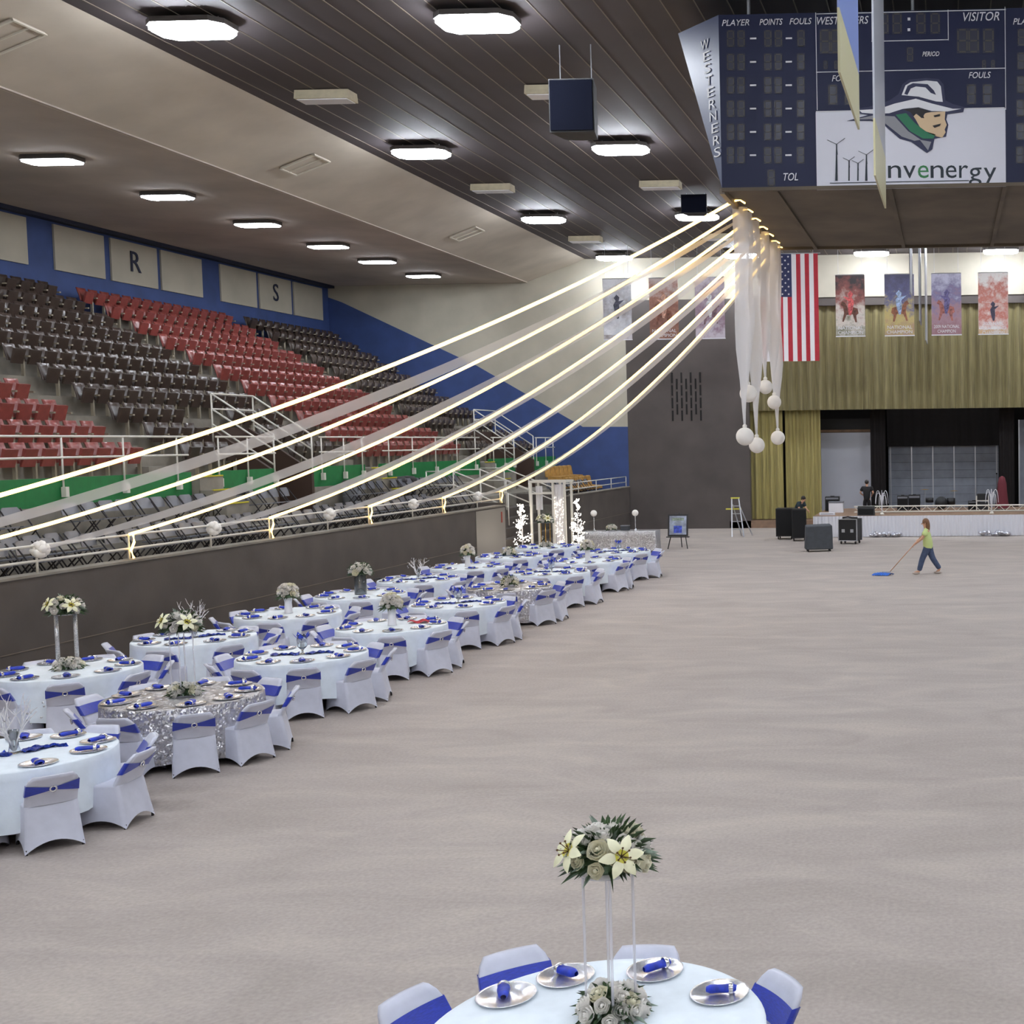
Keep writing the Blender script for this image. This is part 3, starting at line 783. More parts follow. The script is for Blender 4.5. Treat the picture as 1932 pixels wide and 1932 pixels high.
FOL_MID = foliage_mesh(0.22, 0.2, 160, 6)
FOL_LOW = foliage_mesh(0.24, 0.15, 160, 8)
def cluster(parent, z, R, H, fol, nrose, nlily, seed, scale=1.0, rs=1.0, look=None):
    """one flower cluster: foliage part with flowers as sub-parts"""
    f = obj('flower_cluster', fol, parent, (0, 0, z)); f['label'] = 'white and cream flowers in green foliage'; f.scale = (scale,) * 3
    rnd = random.Random(seed); pts = []
    def place(me, nm, d, s):
        o = obj(nm, me, f, d); nv = Vector((d[0], d[1], (d[2] - H * 0.2) * 1.2)).normalized()
        o.rotation_euler = nv.to_track_quat('Z', 'Y').to_euler(); o.scale = (s,) * 3
    golden = PI * (3 - math.sqrt(5))
    for k in range(nrose):
        t = (k + 0.5) / nrose; e = math.asin(min(1, 0.02 + t * 0.96)); a = k * golden + rnd.uniform(-0.2, 0.2)
        rr = rnd.uniform(0.86, 1.0)
        place(ROSES[rnd.choice((0, 0, 1, 2))], 'rose', Vector((R * 0.9 * math.cos(e) * math.cos(a), R * 0.9 * math.cos(e) * math.sin(a), H * 0.22 + H * 0.72 * math.sin(e))) * rr, rs * rnd.uniform(0.75, 1.15))
    for k in range(nlily):
        a, e = look[k] if look else (rnd.uniform(0, 6.28), 0.5)
        place(LILY, 'lily', Vector((R * 1.02 * math.cos(e) * math.cos(a), R * 1.02 * math.cos(e) * math.sin(a), H * 0.2 + H * 0.85 * math.sin(e))), rs)
    return f
def branch_mesh(h, n, seed, m='branch_white'):
    b = MB(); rnd = random.Random(seed)
    def grow(p, d, l, r, depth):
        q = p + d * l * 0.5 + Vector((rnd.uniform(-1, 1), rnd.uniform(-1, 1), 0)) * l * 0.05; e = p + d * l
        b.tube([p, q, e], r, 4, r1=r * 0.6)
        if depth:
            for _ in range(3 if depth > 1 else 2):
                dd = (d + Vector((rnd.uniform(-1, 1), rnd.uniform(-1, 1), rnd.uniform(-0.1, 0.8))) * 0.75).normalized()
                grow(p + d * l * rnd.uniform(0.45, 1.0), dd, l * rnd.uniform(0.45, 0.7), r * 0.6, depth - 1)
    for k in range(n):
        a = 2 * PI * k / n + rnd.uniform(-0.3, 0.3)
        grow(Vector((0, 0, 0)), Vector((0.42 * math.cos(a), 0.42 * math.sin(a), 1)).normalized(), h * 0.5, 0.011, 2)
    return b.mesh('branches', m)
BR1, BR2 = branch_mesh(0.72, 5, 3), branch_mesh(0.6, 4, 9)
def rods(t, pos, h, r, m, nm='rod'):
    me_ = MB().tube([(0, 0, 0), (0, 0, h)], r, 8).mesh(nm, m, True)
    for (x, y) in pos: obj(nm, me_, t, (x, y, 0))
def runner_mesh(seed):
    b = MB(); rnd = random.Random(seed)
    ph = rnd.uniform(0, 6)
    def fn(u, v):
        x = (u - 0.5) * 0.62; y = (v - 0.5) * 0.2 * (1 + 0.5 * math.sin(7 * u + ph)) + 0.05 * math.sin(5 * u + ph)
        return (x, y, 0.012 + 0.012 * math.sin(19 * u + 6 * v + ph) + 0.008 * math.sin(11 * v + 4 * u))
    b.grid(fn, 22, 6); return b.mesh('glitter_runner', 'blue_sequins', True)
RUN = [runner_mesh(1), runner_mesh(2)]
def centrepiece(kind, loc, label, seed):
    z = TH + 0.003; p = (loc[0], loc[1], z)
    rnd = random.Random(seed)
    toCam = math.atan2(-loc[1], -loc[0])
    if kind in ('tall4', 'tall2', 'gold'):
        t = thing('tall_centrepiece', label, 'centrepiece', p)
        h = {'tall4': 0.8, 'tall2': 0.78, 'gold': 0.72}[kind]
        MB().lathe([(0, 0), (0.16, 0), (0.16, 0.012), (0, 0.012)], 20).build('base_plate', 'acrylic', t, True)
        MB().lathe([(0, h), (0.15, h), (0.15, h + 0.012), (0, h + 0.012)], 20).build('top_plate', 'acrylic', t, True)
        if kind == 'tall2':
            d = toCam + PI / 2; rods(t, [(0.11 * math.cos(d), 0.11 * math.sin(d)), (-0.11 * math.cos(d), -0.11 * math.sin(d))], h, 0.027, 'crystal', 'column')
        else:
            rods(t, [(0.13 * math.cos(a), 0.13 * math.sin(a)) for a in (0.35, 0.35 + PI / 2, 0.35 + PI, 0.35 + 1.5 * PI)], h, 0.008 if kind == 'tall4' else 0.014, 'acrylic' if kind == 'tall4' else 'gold_rod')
        cluster(t, h + 0.0, 0.24, 0.27, FOL_BIG, 26, 2, seed, 1.0, 1.35, [(toCam + 0.3, 0.4), (toCam - 1.0, 0.5)])
        cluster(t, 0.0, 0.2, 0.16, FOL_LOW, 22, 0, seed + 1, 1.0, 1.25)
    elif kind == 'branches':
        t = thing('branch_centrepiece', label, 'centrepiece', p)
        MB().lathe([(0, 0), (0.05, 0), (0.055, 0.02), (0.04, 0.1), (0.05, 0.24), (0.044, 0.24), (0.034, 0.1), (0, 0.03)], 14).build('vase', 'glass', t, True)
        obj('branches', BR1 if seed % 2 else BR2, t, (0, 0, 0.03)); b = MB()
        for k in range(14):
            a = rnd.uniform(0, 6.3); r_ = rnd.uniform(0.12, 0.3); b.sphere((r_ * math.cos(a), r_ * math.sin(a), rnd.uniform(0.25, 0.5)), 0.012, 6, 4)
        b.build('crystal_drops', 'crystal', t, True)
    elif kind == 'vase':
        t = thing('vase_centrepiece', label, 'centrepiece', p)
        MB().lathe([(0, 0), (0.075, 0), (0.07, 0.02), (0.062, 0.2), (0.085, 0.34), (0.078, 0.34), (0.055, 0.2), (0, 0.05)], 16).build('vase', 'vase_white', t, True)
        cluster(t, 0.28, 0.19, 0.3, FOL_MID, 30, 0, seed, 1.0, 1.3)
    elif kind == 'cylinder':
        t = thing('cylinder_centrepiece', label, 'centrepiece', p)
        MB().lathe([(0, 0), (0.12, 0), (0.12, 0.42), (0.112, 0.42), (0.112, 0.02), (0, 0.02)], 18).build('glass_cylinder', 'glass', t, True)
        cluster(t, 0.4, 0.25, 0.26, FOL_BIG, 24, 0, seed, 1.0, 1.5)
    elif kind == 'low':
        t = thing('low_centrepiece', label, 'centrepiece', p)
        MB().lathe([(0, 0), (0.1, 0), (0.13, 0.04), (0.12, 0.05), (0, 0.03)], 16).build('dish', 'vase_white', t, True)
        cluster(t, 0.03, 0.2, 0.2, FOL_MID, 24, 0, seed, 1.0, 1.25)
    else:
        t = thing('hurricane_vase', label, 'vase', p)
        MB().lathe([(0, 0), (0.055, 0), (0.058, 0.008), (0.014, 0.02), (0.014, 0.06), (0.07, 0.12), (0.075, 0.22), (0.055, 0.3), (0.05, 0.3), (0.07, 0.22), (0.064, 0.12), (0, 0.07)], 16).build('glass', 'glass', t, True)
        MB().tube([(0, 0, 0.08), (0, 0, 0.17)], 0.03, 10).build('candle', 'vase_white', t, True)
        b = MB()
        for k in range(5):
            a = 2 * PI * k / 5; b.add([(0.02 * math.cos(a), 0.02 * math.sin(a), 0.2), (0.1 * math.cos(a - 0.4), 0.1 * math.sin(a - 0.4), 0.27), (0.13 * math.cos(a), 0.13 * math.sin(a), 0.33), (0.1 * math.cos(a + 0.4), 0.1 * math.sin(a + 0.4), 0.27)], [(0, 1, 2, 3)])
        b.build('blue_tuft', 'napkin_blue', t)
    return t

# ---- where each table stands, its cloth, what is on it and how to tell it apart
TABS = [
    ('B0', -9.62, 12.05, 'w', 'branches', 'the white table with the clear twig tree nearest the silver-sequin table', -36, 'blue'),
    ('B1', -9.66, 14.89, 's', 'tall4', 'the silver-sequin table with the clear-rod flower stand', -55, None),
    ('B2', -9.72, 17.83, 'w', 'hurricane', 'the white table with the small glass vase behind the silver-sequin table', -61, 'blue'),
    ('B3', -9.66, 20.65, 'w', 'vase', 'the white table with a red cloth and white flower vase', -66, None),
    ('B4', -9.68, 23.55, 'w', 'hurricane', 'the white table with the glass and blue tuft beyond the red-cloth table', -61, 'blue'),
    ('B5', -9.64, 26.25, 's', 'low', 'the sequin table with the low flower bowl', -33, None),
    ('B6', -9.66, 29.15, 'w', 'hurricane', 'the white table just beyond the low-flower sequin table', -43, 'blue'),
    ('B7', -9.6, 31.9, 'w', 'vase', 'the white flower-vase table second from the head table', -30, None),
    ('B8', -9.52, 34.65, 'w', 'hurricane', 'the white table nearest the head table', -40, 'blue'),
    ('A1', -12.5, 16.72, 'w', 'tall2', 'the white wall-side table with twin crystal columns', -56, None),
    ('A2', -12.41, 19.48, 'w', 'branches', 'the white wall-side table with white twigs behind the clear-rod flower stand', -77, 'blue'),
    ('A3', -12.38, 22.28, 'w', 'vase', 'the white wall-side table with the round flower ball', -78, None),
    ('A4', -12.36, 25.05, 'w', 'cylinder', 'the white wall-side table with flowers on a wide glass cylinder', -64, None),
    ('A5', -12.36, 27.85, 'w', 'branches', 'the white wall-side table with the bare white twig tree', -60, 'blue'),
    ('A6', -12.32, 30.65, 'w', 'vase', 'the white wall-side table with a flower vase before the added sheen panel', -62, None),
    ('A7', -12.28, 33.5, 'w', 'low', 'the white wall-side table with dense low flowers beside the added sheen panel', -60, 'blue'),
    ('A8', -12.2, 36.35, 'w', 'gold', 'the white wall-side table with gold rods before the lit arch', -58, None),
]
CPL = {'branches': 'bare twig centrepiece hung with crystals on ', 'tall4': 'flower centrepiece on tall clear rods on ', 'tall2': 'flower centrepiece on two crystal columns on ', 'gold': 'flower centrepiece on gold rods on ',
       'vase': 'white vase full of cream flowers on ', 'cylinder': 'flower dome on a glass cylinder on ', 'low': 'low bowl of white flowers on ', 'hurricane': 'footed glass vase with candle on '}
def short(s, n=16):
    return ' '.join(s.split()[:n])
SHORT = {'B0': 'twig table beside the clear-rod table', 'B1': 'clear-rod flower table', 'B2': 'glass-vase table behind clear-rod table', 'B3': 'red-cloth table', 'B4': 'glass-vase table behind red-cloth table', 'B5': 'low-flower sequin table',
         'B6': 'glass-vase table behind low-flower table', 'B7': 'floor-side vase table near head table', 'B8': 'table nearest the head table', 'A1': 'crystal-column table', 'A2': 'twig table behind the crystal columns', 'A3': 'flower-ball table', 'A4': 'glass-cylinder table',
         'A5': 'bare twig table past the cylinder', 'A6': 'wall-side vase table', 'A7': 'wall-side low-flower table', 'A8': 'gold-rod table', 'F': 'lone table out on the floor'}
SIDES = ['floor side', 'stage-floor side', 'stage side', 'stage-wall side', 'wall side', 'wall side away from stage', 'side away from stage', 'floor side away from stage']
def side_of(a): return SIDES[int(round((a % (2 * PI)) / (PI / 4))) % 8]
def dress_table(i, code, X, Y, cl, kind, desc, off, run, n=9, angs=None, rads=None, cangs=None, nap=(1.3, 1.25, 1.0)):
    rnd = random.Random(100 + i)
    tb = TABLE.put((X, Y, 0), rnd.uniform(0, 1), short('round folding table under the cloth of ' + desc), 'round banquet tables')
    c = obj('tablecloth', SEQ[i % 2] if cl == 's' else CLOTHS[i % 3], None, (X, Y, 0)); c.rotation_euler = (0, 0, rnd.uniform(0, 6))
    tag(c, short(('silver sequin cloth of ' if cl == 's' else 'white cloth of ') + desc), 'tablecloth', 'round tablecloths')
    cpx, cpy = (X, Y) if code != 'F' else (X + 0.045, Y + 0.16)
    centrepiece(kind, (cpx, cpy), short(CPL[kind] + desc), i * 3 + 1)
    if run:
        a = math.atan2(-Y, -X) + PI / 2 + rnd.uniform(-0.3, 0.3)
        for k, s in enumerate((-1, 1)):
            o = obj('glitter_runner', RUN[k], None, (X + s * 0.24 * math.cos(a), Y + s * 0.24 * math.sin(a), TH + 0.006)); o.rotation_euler = (0, 0, a + rnd.uniform(-0.3, 0.3)); o.scale = (0.62, 0.8, 1)
            tag(o, short('crumpled blue glitter runner on ' + desc), 'runner', 'blue glitter runners')
    angs = angs or [math.radians(off + 360.0 / n * k) for k in range(n)]
    for k, a0 in enumerate(angs):
        a = a0 + rnd.uniform(-0.06, 0.06); rr = (rads[k] if rads else 0.86) + rnd.uniform(-0.03, 0.05)
        px, py = X + 0.72 * math.cos(a), Y + 0.72 * math.sin(a)
        o = obj('charger_plate', PLATE_ME, None, (px, py, TH + 0.003))
        tag(o, short('silver charger plate, %s, on %s' % (side_of(a), SHORT[code])), 'plate', 'silver plates on ' + code_name[code])
        nk = NAPKIN.put((px + rnd.uniform(-0.02, 0.02), py + rnd.uniform(-0.02, 0.02), TH + 0.006), a + PI / 2 + rnd.uniform(-0.7, 0.7), short('rolled blue napkin, %s, on %s' % (side_of(a), SHORT[code])), 'blue napkins on ' + code_name[code]); nk.scale = nap
        if cangs: a = cangs[k]
        CHAIR.put((X + rr * math.cos(a), Y + rr * math.sin(a), 0), a + PI / 2 + rnd.uniform(-0.12, 0.12), short('blue-sashed white chair, %s, at %s' % (side_of(a), SHORT[code])), 'chairs at ' + code_name[code])
code_name = {}
for T in TABS: code_name[T[0]] = T[5]
code_name['F'] = 'the white table standing alone out on the floor'
for i, T in enumerate(TABS): dress_table(i, *T)
# the lone table out on the floor
fa = [math.radians(a) for a in (150, 118, 80, 36)]
dress_table(40, 'F', -1.9075, 6.233, 'w', 'tall4', code_name['F'], 0, None, angs=fa, rads=[0.9, 0.88, 0.66, 0.74], cangs=[math.radians(q) for q in (162, 130, 89, 33)], nap=(1, 1, 1))
# red cloth on one table
b = MB(); b.grid(lambda u, v: ((u - 0.5) * 0.36, (v - 0.5) * 0.22, 0.02 + 0.02 * math.sin(9 * u + 3 * v) + 0.012 * math.sin(14 * v)), 12, 8)
tag(b.build('red_cloth', 'flag_red', None, True, loc=(-9.3, 20.95, TH + 0.006)), 'crumpled red cloth lying by a plate on a white table', 'cloth')

# ================================================================== STAND SEATS
def proj_px(p):
    q = Vector(p) - EYE; cx, cy, cz = q.dot(right), q.dot(down), q.dot(fwd)
    if cz <= 0.1: return None
    return CX + F_PX * cx / cz, CY + F_PX * cy / cz, cz
def seat_parts():
    """a tip-up seat facing +x: backrest, tipped-up pan, standard"""
    bk = MB()
    def fb(off):
        return [(-0.02 - 0.13 * (j / 4) ** 1.2 - 0.03 * (1 - abs(2 * k / 4 - 1)) + off, (2 * k / 4 - 1) * 0.19, 0.40 + 0.42 * j / 4) for j in range(5) for k in range(5)]
    q = [(j * 5 + k, j * 5 + k + 1, (j + 1) * 5 + k + 1, (j + 1) * 5 + k) for j in range(4) for k in range(4)]
    bk.add(fb(0.0), q); bk.add(fb(-0.035), q)
    f, r = fb(0.0), fb(-0.035)
    for idx in ([20, 21, 22, 23, 24], [0, 5, 10, 15, 20], [4, 9, 14, 19, 24]):
        bk.add([f[i] for i in idx] + [r[i] for i in idx], [(i, i + 1, 5 + i + 1, 5 + i) for i in range(4)])
    pan = MB().hexa([(0.02, -0.18, 0.34), (0.06, -0.18, 0.33), (0.06, 0.18, 0.33), (0.02, 0.18, 0.34)], [(0.10, -0.17, 0.70), (0.17, -0.17, 0.68), (0.17, 0.17, 0.68), (0.10, 0.17, 0.70)])
    st = MB().box((0.0, 0.25, 0.2), (0.07, 0.05, 0.4)).box((0.04, 0.25, 0.52), (0.28, 0.06, 0.04)).box((-0.02, 0.25, 0.45), (0.1, 0.04, 0.14))
    return bk, pan, st
bk, pan, st = seat_parts()
SEAT_ME = {c: (bk.mesh('backrest', 'seat_' + c, True), pan.mesh('seat', 'seat_' + c)) for c in ('brown', 'red')}
ST_ME = st.mesh('standard', 'seat_metal')
def sect(y, r):
    if y < 27.5: return 'red', 'of the block before the near yellow steps'
    if y < 36.3: return 'brown', 'of the block around the near portal'
    if y < 45.2: return 'red', 'of the block behind the five-post railing'
    return 'brown', 'of the block beside the blue end wall'
spots = []
for r in range(NROW):
    y = 14.2
    while y < 53.4:
        ok = not any(a - 0.2 < y < b + 0.2 for a, b in ((27.5, 28.5), (36.25, 37.25), (45.2, 46.3)))
        if r <= 1 and any(a - 0.45 < y < b + 0.45 for a, b in (P1, P2)): ok = False
        if r == 2 and any(a - 0.1 < y < b + 0.1 for a, b in (P1, P2)): ok = False
        p = (row_x(r) + 0.02, y, row_z(r))
        if ok:
            q = proj_px((p[0], p[1], p[2] + 0.6))
            if q and q[0] > -25: spots.append((q[2] + 0.02 * abs(y - 30), p, r, q[0]))
        y += 0.53
spots.sort(key=lambda s: s[0])
def seat_proto(c):
    def mk():
        t = thing('stadium_seat', 'x', 'seat')
        obj('backrest', SEAT_ME[c][0], t); obj('seat', SEAT_ME[c][1], t); obj('standard', ST_ME, t)
        return t
    return Proto(mk)
SEATP = {c: seat_proto(c) for c in ('brown', 'red')}
stuff_b = MB()
ordn = ['front', 'second', 'third', 'fourth', 'fifth', 'sixth', 'seventh', 'eighth', 'ninth', 'tenth', 'topmost']
def inner(q): return q[3] >= -12
near = [s for s in spots if inner(s)][:300]; nearset = {id(s) for s in near}
cnt = {'brown': 0, 'red': 0}
for s in spots:
    _, p, r, _x2 = s; c, where = sect(p[1], r)
    if id(s) in nearset:
        if cnt[c] < 300:
            cnt[c] += 1
            SEATP[c].put(p, 0, '%s tip-up seat in the %s row %s' % ('dark brown' if c == 'brown' else 'dull red', ordn[r], where), '%s seats of the stand' % c)
            continue
    for mb, mi in ((bk, 0 if c == 'brown' else 1), (pan, 0 if c == 'brown' else 1), (st, 2)):
        stuff_b.cur = mi; stuff_b.add([(v[0] + p[0], v[1] + p[1], v[2] + p[2]) for v in mb.v], mb.f)
tag(stuff_b.build('stand_seats', ['seat_brown', 'seat_red', 'seat_metal'], smooth=True), 'the remaining brown and red tip-up seats of the upper stand rows', 'seats', kind='stuff')

# ---- grey folding chairs on the lower tier (face +x)
def make_folding():
    t = thing('folding_chair', 'x', 'chair')
    b = MB()
    def fb(off): return [(-0.2 - 0.05 * (j / 3) + off - 0.02 * (1 - abs(2 * k / 6 - 1)), (2 * k / 6 - 1) * 0.215 * (1 if j < 2 else (0.97 if j == 2 else 0.72)), 0.56 + 0.075 * j) for j in range(4) for k in range(7)]
    q = [(j * 7 + k, j * 7 + k + 1, (j + 1) * 7 + k + 1, (j + 1) * 7 + k) for j in range(3) for k in range(6)]
    b.add(fb(0), q); b.add(fb(-0.012), q); b.build('backrest', 'chair_grey', t, True)
    MB().hexa([(-0.17, -0.19, 0.41), (0.22, -0.2, 0.44), (0.22, 0.2, 0.44), (-0.17, 0.19, 0.41)], [(-0.17, -0.19, 0.435), (0.22, -0.2, 0.465), (0.22, 0.2, 0.465), (-0.17, 0.19, 0.435)]).build('seat', 'chair_grey', t)
    for s in (-1, 1):
        MB().tube([(0.27, s * 0.22, 0), (0.0, s * 0.22, 0.42), (-0.25, s * 0.215, 0.76)], 0.014, 5).build('leg', 'chair_dark', t, True)
        MB().tube([(-0.26, s * 0.19, 0), (0.14, s * 0.2, 0.43)], 0.013, 5).build('leg', 'chair_dark', t, True)
    MB().tube([(0.2, -0.22, 0.11), (0.2, 0.22, 0.11)], 0.01, 5).build('stretcher', 'chair_dark', t, True)
    return t
FOLD = Proto(make_folding)
rnd = random.Random(3)
def chair_row(x, z, y0, y1, gaps, label, grp):
    y = y0
    while y < y1:
        if not any(a < y < b for a, b in gaps):
            FOLD.put((x + rnd.uniform(-0.04, 0.04), y, z), rnd.uniform(-0.12, 0.12), label, grp)
        y += 0.5 + rnd.uniform(-0.02, 0.05)
chair_row(-14.95, TF1, 16.4, 38.0, [(20.2, 20.8), (26.2, 27.0), (33.0, 33.5)], 'grey metal folding chair in the row right behind the wall railing', 'folding chairs behind the railing')
chair_row(-15.75, TF1, 17.6, 37.0, [(21.8, 23.6), (28.6, 30.2)], 'grey metal folding chair in the middle row of the lower tier', 'folding chairs in the middle row')
chair_row(-16.75, TF2, 19.4, 41.5, [(21.6, 22.6), (27.2, 28.9), (30.9, 33.6), (36.0, 36.6)], 'grey metal folding chair in the row along the green wall', 'folding chairs along the green wall')
chair_row(-14.95, TF1, 45.8, 50.5, [], 'grey metal folding chair behind the railing past the lit arch', 'folding chairs past the arch')
def make_mustard():
    t = thing('mustard_chair', 'x', 'chair')
    MB().hexa([(-0.2, -0.24, 0.3), (0.26, -0.24, 0.3), (0.26, 0.24, 0.3), (-0.2, 0.24, 0.3)], [(-0.2, -0.25, 0.46), (0.24, -0.25, 0.44), (0.24, 0.25, 0.44), (-0.2, 0.25, 0.46)]).build('seat', 'mustard', t)
    b = MB().hexa([(-0.32, -0.26, 0.42), (-0.18, -0.26, 0.42), (-0.18, 0.26, 0.42), (-0.32, 0.26, 0.42)], [(-0.36, -0.22, 0.88), (-0.25, -0.22, 0.86), (-0.25, 0.22, 0.86), (-0.36, 0.22, 0.88)]); o = b.build('backrest', 'mustard', t); md = o.modifiers.new('bevel', 'BEVEL'); md.width = 0.05; md.segments = 3
    lg = MB().tube([(0, 0, 0), (0, 0, 0.3)], 0.02, 6).mesh('leg', 'chair_dark')
    for x in (-0.16, 0.2):
        for y in (-0.2, 0.2): obj('leg', lg, t, (x, y, 0))
    return t
MUST = Proto(make_mustard)
for j in range(2):
    for k in range(6): MUST.put((-15.5 - 0.9 * j, 50.0 + 0.58 * k + 0.2 * j, TF1 if j == 0 else TF2), 0, ['mustard upholstered chair in the front row below the blue end wall', 'mustard upholstered chair in the rear row below the blue end wall'][j], 'mustard chairs by the blue wall')
def make_bin():
    t = thing('rubbish_bin', 'x', 'bin')
    MB().lathe([(0, 0), (0.23, 0), (0.27, 0.72), (0, 0.72)], 16).build('body', 'bin_grey', t, True)
    MB().lathe([(0.285, 0.68), (0.29, 0.75), (0.2, 0.84), (0, 0.86)], 16).build('lid', 'bin_lid', t, True)
    return t
BIN = Proto(make_bin)
for (y, l) in ((28.95, 'grey rubbish bin with black lid beside the near yellow steps'), (34.65, 'grey rubbish bin with black lid just past the near portal'), (37.6, 'first of two grey bins standing close together by the green wall'), (38.3, 'second of two grey bins standing close together by the green wall')):
    BIN.put((-17.25, y, TF2), 0, l, 'rubbish bins by the green wall')

# ================================================================== SCOREBOARD
SBY = 21.4
t = thing('scoreboard', 'large navy hanging scoreboard with team panels and a white sponsor panel', 'scoreboard', (-0.58, 24.7, 8.27))
O = Vector((-0.58, 24.7, 8.27))
BX0, BX1, BY0, BY1, ZB, ZT, CH = -3.9, 2.74, SBY, 28.0, 8.27, 11.22, 0.9
bot = [(BX0, BY0, ZB), (BX1, BY0, ZB), (BX1, BY1, ZB), (BX0, BY1, ZB)]
top = [(BX0, BY0, ZT), (BX1, BY0, ZT), (BX1 + CH, BY0 + CH, ZT), (BX1 + CH, BY1 - CH, ZT), (BX1, BY1, ZT), (BX0, BY1, ZT), (BX0 - CH, BY1 - CH, ZT), (BX0 - CH, BY0 + CH, ZT)]
V = [Vector(p) - O for p in bot + top]
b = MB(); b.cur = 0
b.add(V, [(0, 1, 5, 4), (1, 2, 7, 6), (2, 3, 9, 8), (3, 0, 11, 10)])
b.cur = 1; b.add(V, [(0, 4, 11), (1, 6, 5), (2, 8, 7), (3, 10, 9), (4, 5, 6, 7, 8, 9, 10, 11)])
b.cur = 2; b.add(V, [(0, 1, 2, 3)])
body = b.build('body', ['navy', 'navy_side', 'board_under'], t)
for x in (-3.0, -1.0, 1.0): MB().box((x + 0.6, 0, -0.03), (0.08, BY1 - BY0, 0.06)).build('bottom_beam', 'board_under', t)
for s in (-1, 1): MB().box((s * (BX1 - BX0) / 2, 0, -0.05), (0.09, BY1 - BY0, 0.1)).build('bottom_beam', 'seam', t)
for y in (-1, 1): MB().box((0, y * (BY1 - BY0) / 2, -0.03), (BX1 - BX0, 0.09, 0.06)).build('bottom_beam', 'board_under', t)
for x in (-3, 0, 3):
    for y in (-2, 2): MB().tube([(x, y, ZT - ZB), (x, y, CEIL - ZB)], 0.03, 6).build('hanger', 'aluminium', t)
def bx(x, y): return -2.23 + ((x - 1537) - (y - 25) * 0.021) / 110.0 - O.x
def bz(x, y): return 11.21 - (y - 25 + (x - 1537) * 0.018) / 111.0 - O.z
FY = SBY - O.y - 0.012
def face_text(s, x, y, hpx, wpx, m='letter_white', shear=0.25, par=None, nm='lettering'):
    o = obj(nm, text_mesh(s, hpx / 110.0 * 1.35, m, 0.005, shear, width=wpx / 110.0), par or t, (bx(x, y), FY - 0.006, bz(x, y))); o.rotation_euler = (PI / 2, 0, 0); return o
def face_box(x0, y0, x1, y1, m, d=0.01, nm='panel', dy=0.0):
    a, c = (x0 + x1) / 2, (y0 + y1) / 2
    return MB().box((bx(a, c), FY - d / 2 + 0.006 - dy, bz(a, c)), (abs(x1 - x0) / 110.0, d, abs(y1 - y0) / 111.0)).build(nm, m, t)
wp = face_box(1541, 208, 1901, 355, 'board_white', 0.012, 'sponsor_panel')
# frame lines
for (x0, y0, x1, y1) in ((1540, 24, 1541.2, 207), (1897.5, 15, 1898.7, 207), (1540, 23, 1898, 24.2), (1540, 132, 1898, 133.2), (1540, 206, 1898, 207.5), (1645, 23, 1646.2, 78), (1789, 20, 1790.2, 77), (1645, 76.5, 1790, 77.7)):
    face_box(x0, y0, x1, y1, 'letter_white', 0.012, 'frame_line')
def seg_digit():
    b = MB(); w_, h_, k = 0.105, 0.255, 0.016
    b.cur = 0; b.box((0, 0.004, 0), (w_ + 0.03, 0.006, h_ + 0.03)); b.cur = 1
    for z in (-h_ / 2, 0, h_ / 2): b.box((0, 0, z), (w_ * 0.72, 0.012, k))
    for x in (-w_ / 2, w_ / 2):
        for z in (-h_ / 4, h_ / 4): b.box((x, 0, z), (k, 0.012, h_ * 0.4))
    return b.mesh('digit', ['digit_back', 'digit'])
DIG = seg_digit()
def digit(x, y, s=1.0):
    o = obj('digit', DIG, t, (bx(x, y), FY, bz(x, y))); o.scale = (s, 1, s)
for half in (0, 1):
    dx = 0 if half == 0 else 551
    face_text('PLAYER', 1386 + dx, 43, 12, 52); face_text('POINTS', 1453 + dx, 42, 12, 44); face_text('FOULS', 1509 + dx, 41, 12, 42)
    for i in range(6):
        y = 72 + 44 * i
        for x in (1377, 1397, 1448, 1468, 1511): digit(x + dx, y)
        for x in (1420, 1488): face_box(x - 6 + dx, y - 1.5, x + 6 + dx, y + 1.5, 'letter_white', 0.012, 'dash')
    digit(1455 + dx, 335); face_text('TOL', 1491 + dx, 334, 15, 28)
face_text('WESTERNERS', 1588, 40, 15, 98); face_text('VISITOR', 1850, 34, 17, 68)
for x in (1668, 1693, 1738, 1765): digit(x, 45, 1.25)
for y in (37, 57): face_box(1713, y - 2.5, 1718, y + 2.5, 'letter_white', 0.012, 'colon_dot')
for x in (1557, 1577, 1600, 1817, 1838, 1866): digit(x, 78, 1.45)
digit(1718, 103, 0.85); face_text('PERIOD', 1757, 103, 9, 32)
for x in (1558, 1578, 1858, 1875): digit(x, 122, 0.5)
face_text('FOULS', 1590, 148, 12, 42); face_text('FOULS', 1849, 143, 12, 42)
for x in (1572, 1603, 1835, 1865): digit(x, 178, 1.2)
# sponsor panel: wind turbines and lettering
def on_panel(b, nm, m): return b.build(nm, m, wp)
# the sponsor panel's own frame is the scoreboard's, so its marks use the same coordinates
for (x, yt, yb, rr) in ((1580, 272, 341, 15), (1604, 303, 341, 10), (1621, 308, 341, 10), (1637, 292, 341, 13)):
    b = MB(); p0 = Vector((bx(x, yb), FY - 0.02, bz(x, yb))); p1 = Vector((bx(x, yt), FY - 0.02, bz(x, yt)))
    b.tube([p0, p1], 0.022 if rr > 12 else 0.012, 5, r1=0.01)
    for k in range(3):
        a = 0.6 + 2 * PI * k / 3; e = p1 + Vector((math.cos(a), 0, math.sin(a))) * rr * 1.3 / 110; b.bar(p1, e, 0.012, 0.006)
    on_panel(b, 'wind_turbine', 'letter_dark')
b = MB(); b.box((bx(1700, 343), FY - 0.02, bz(1700, 343)), (265 / 110, 0.006, 0.01)); on_panel(b, 'ground_line', 'letter_dark')
xx = 1676
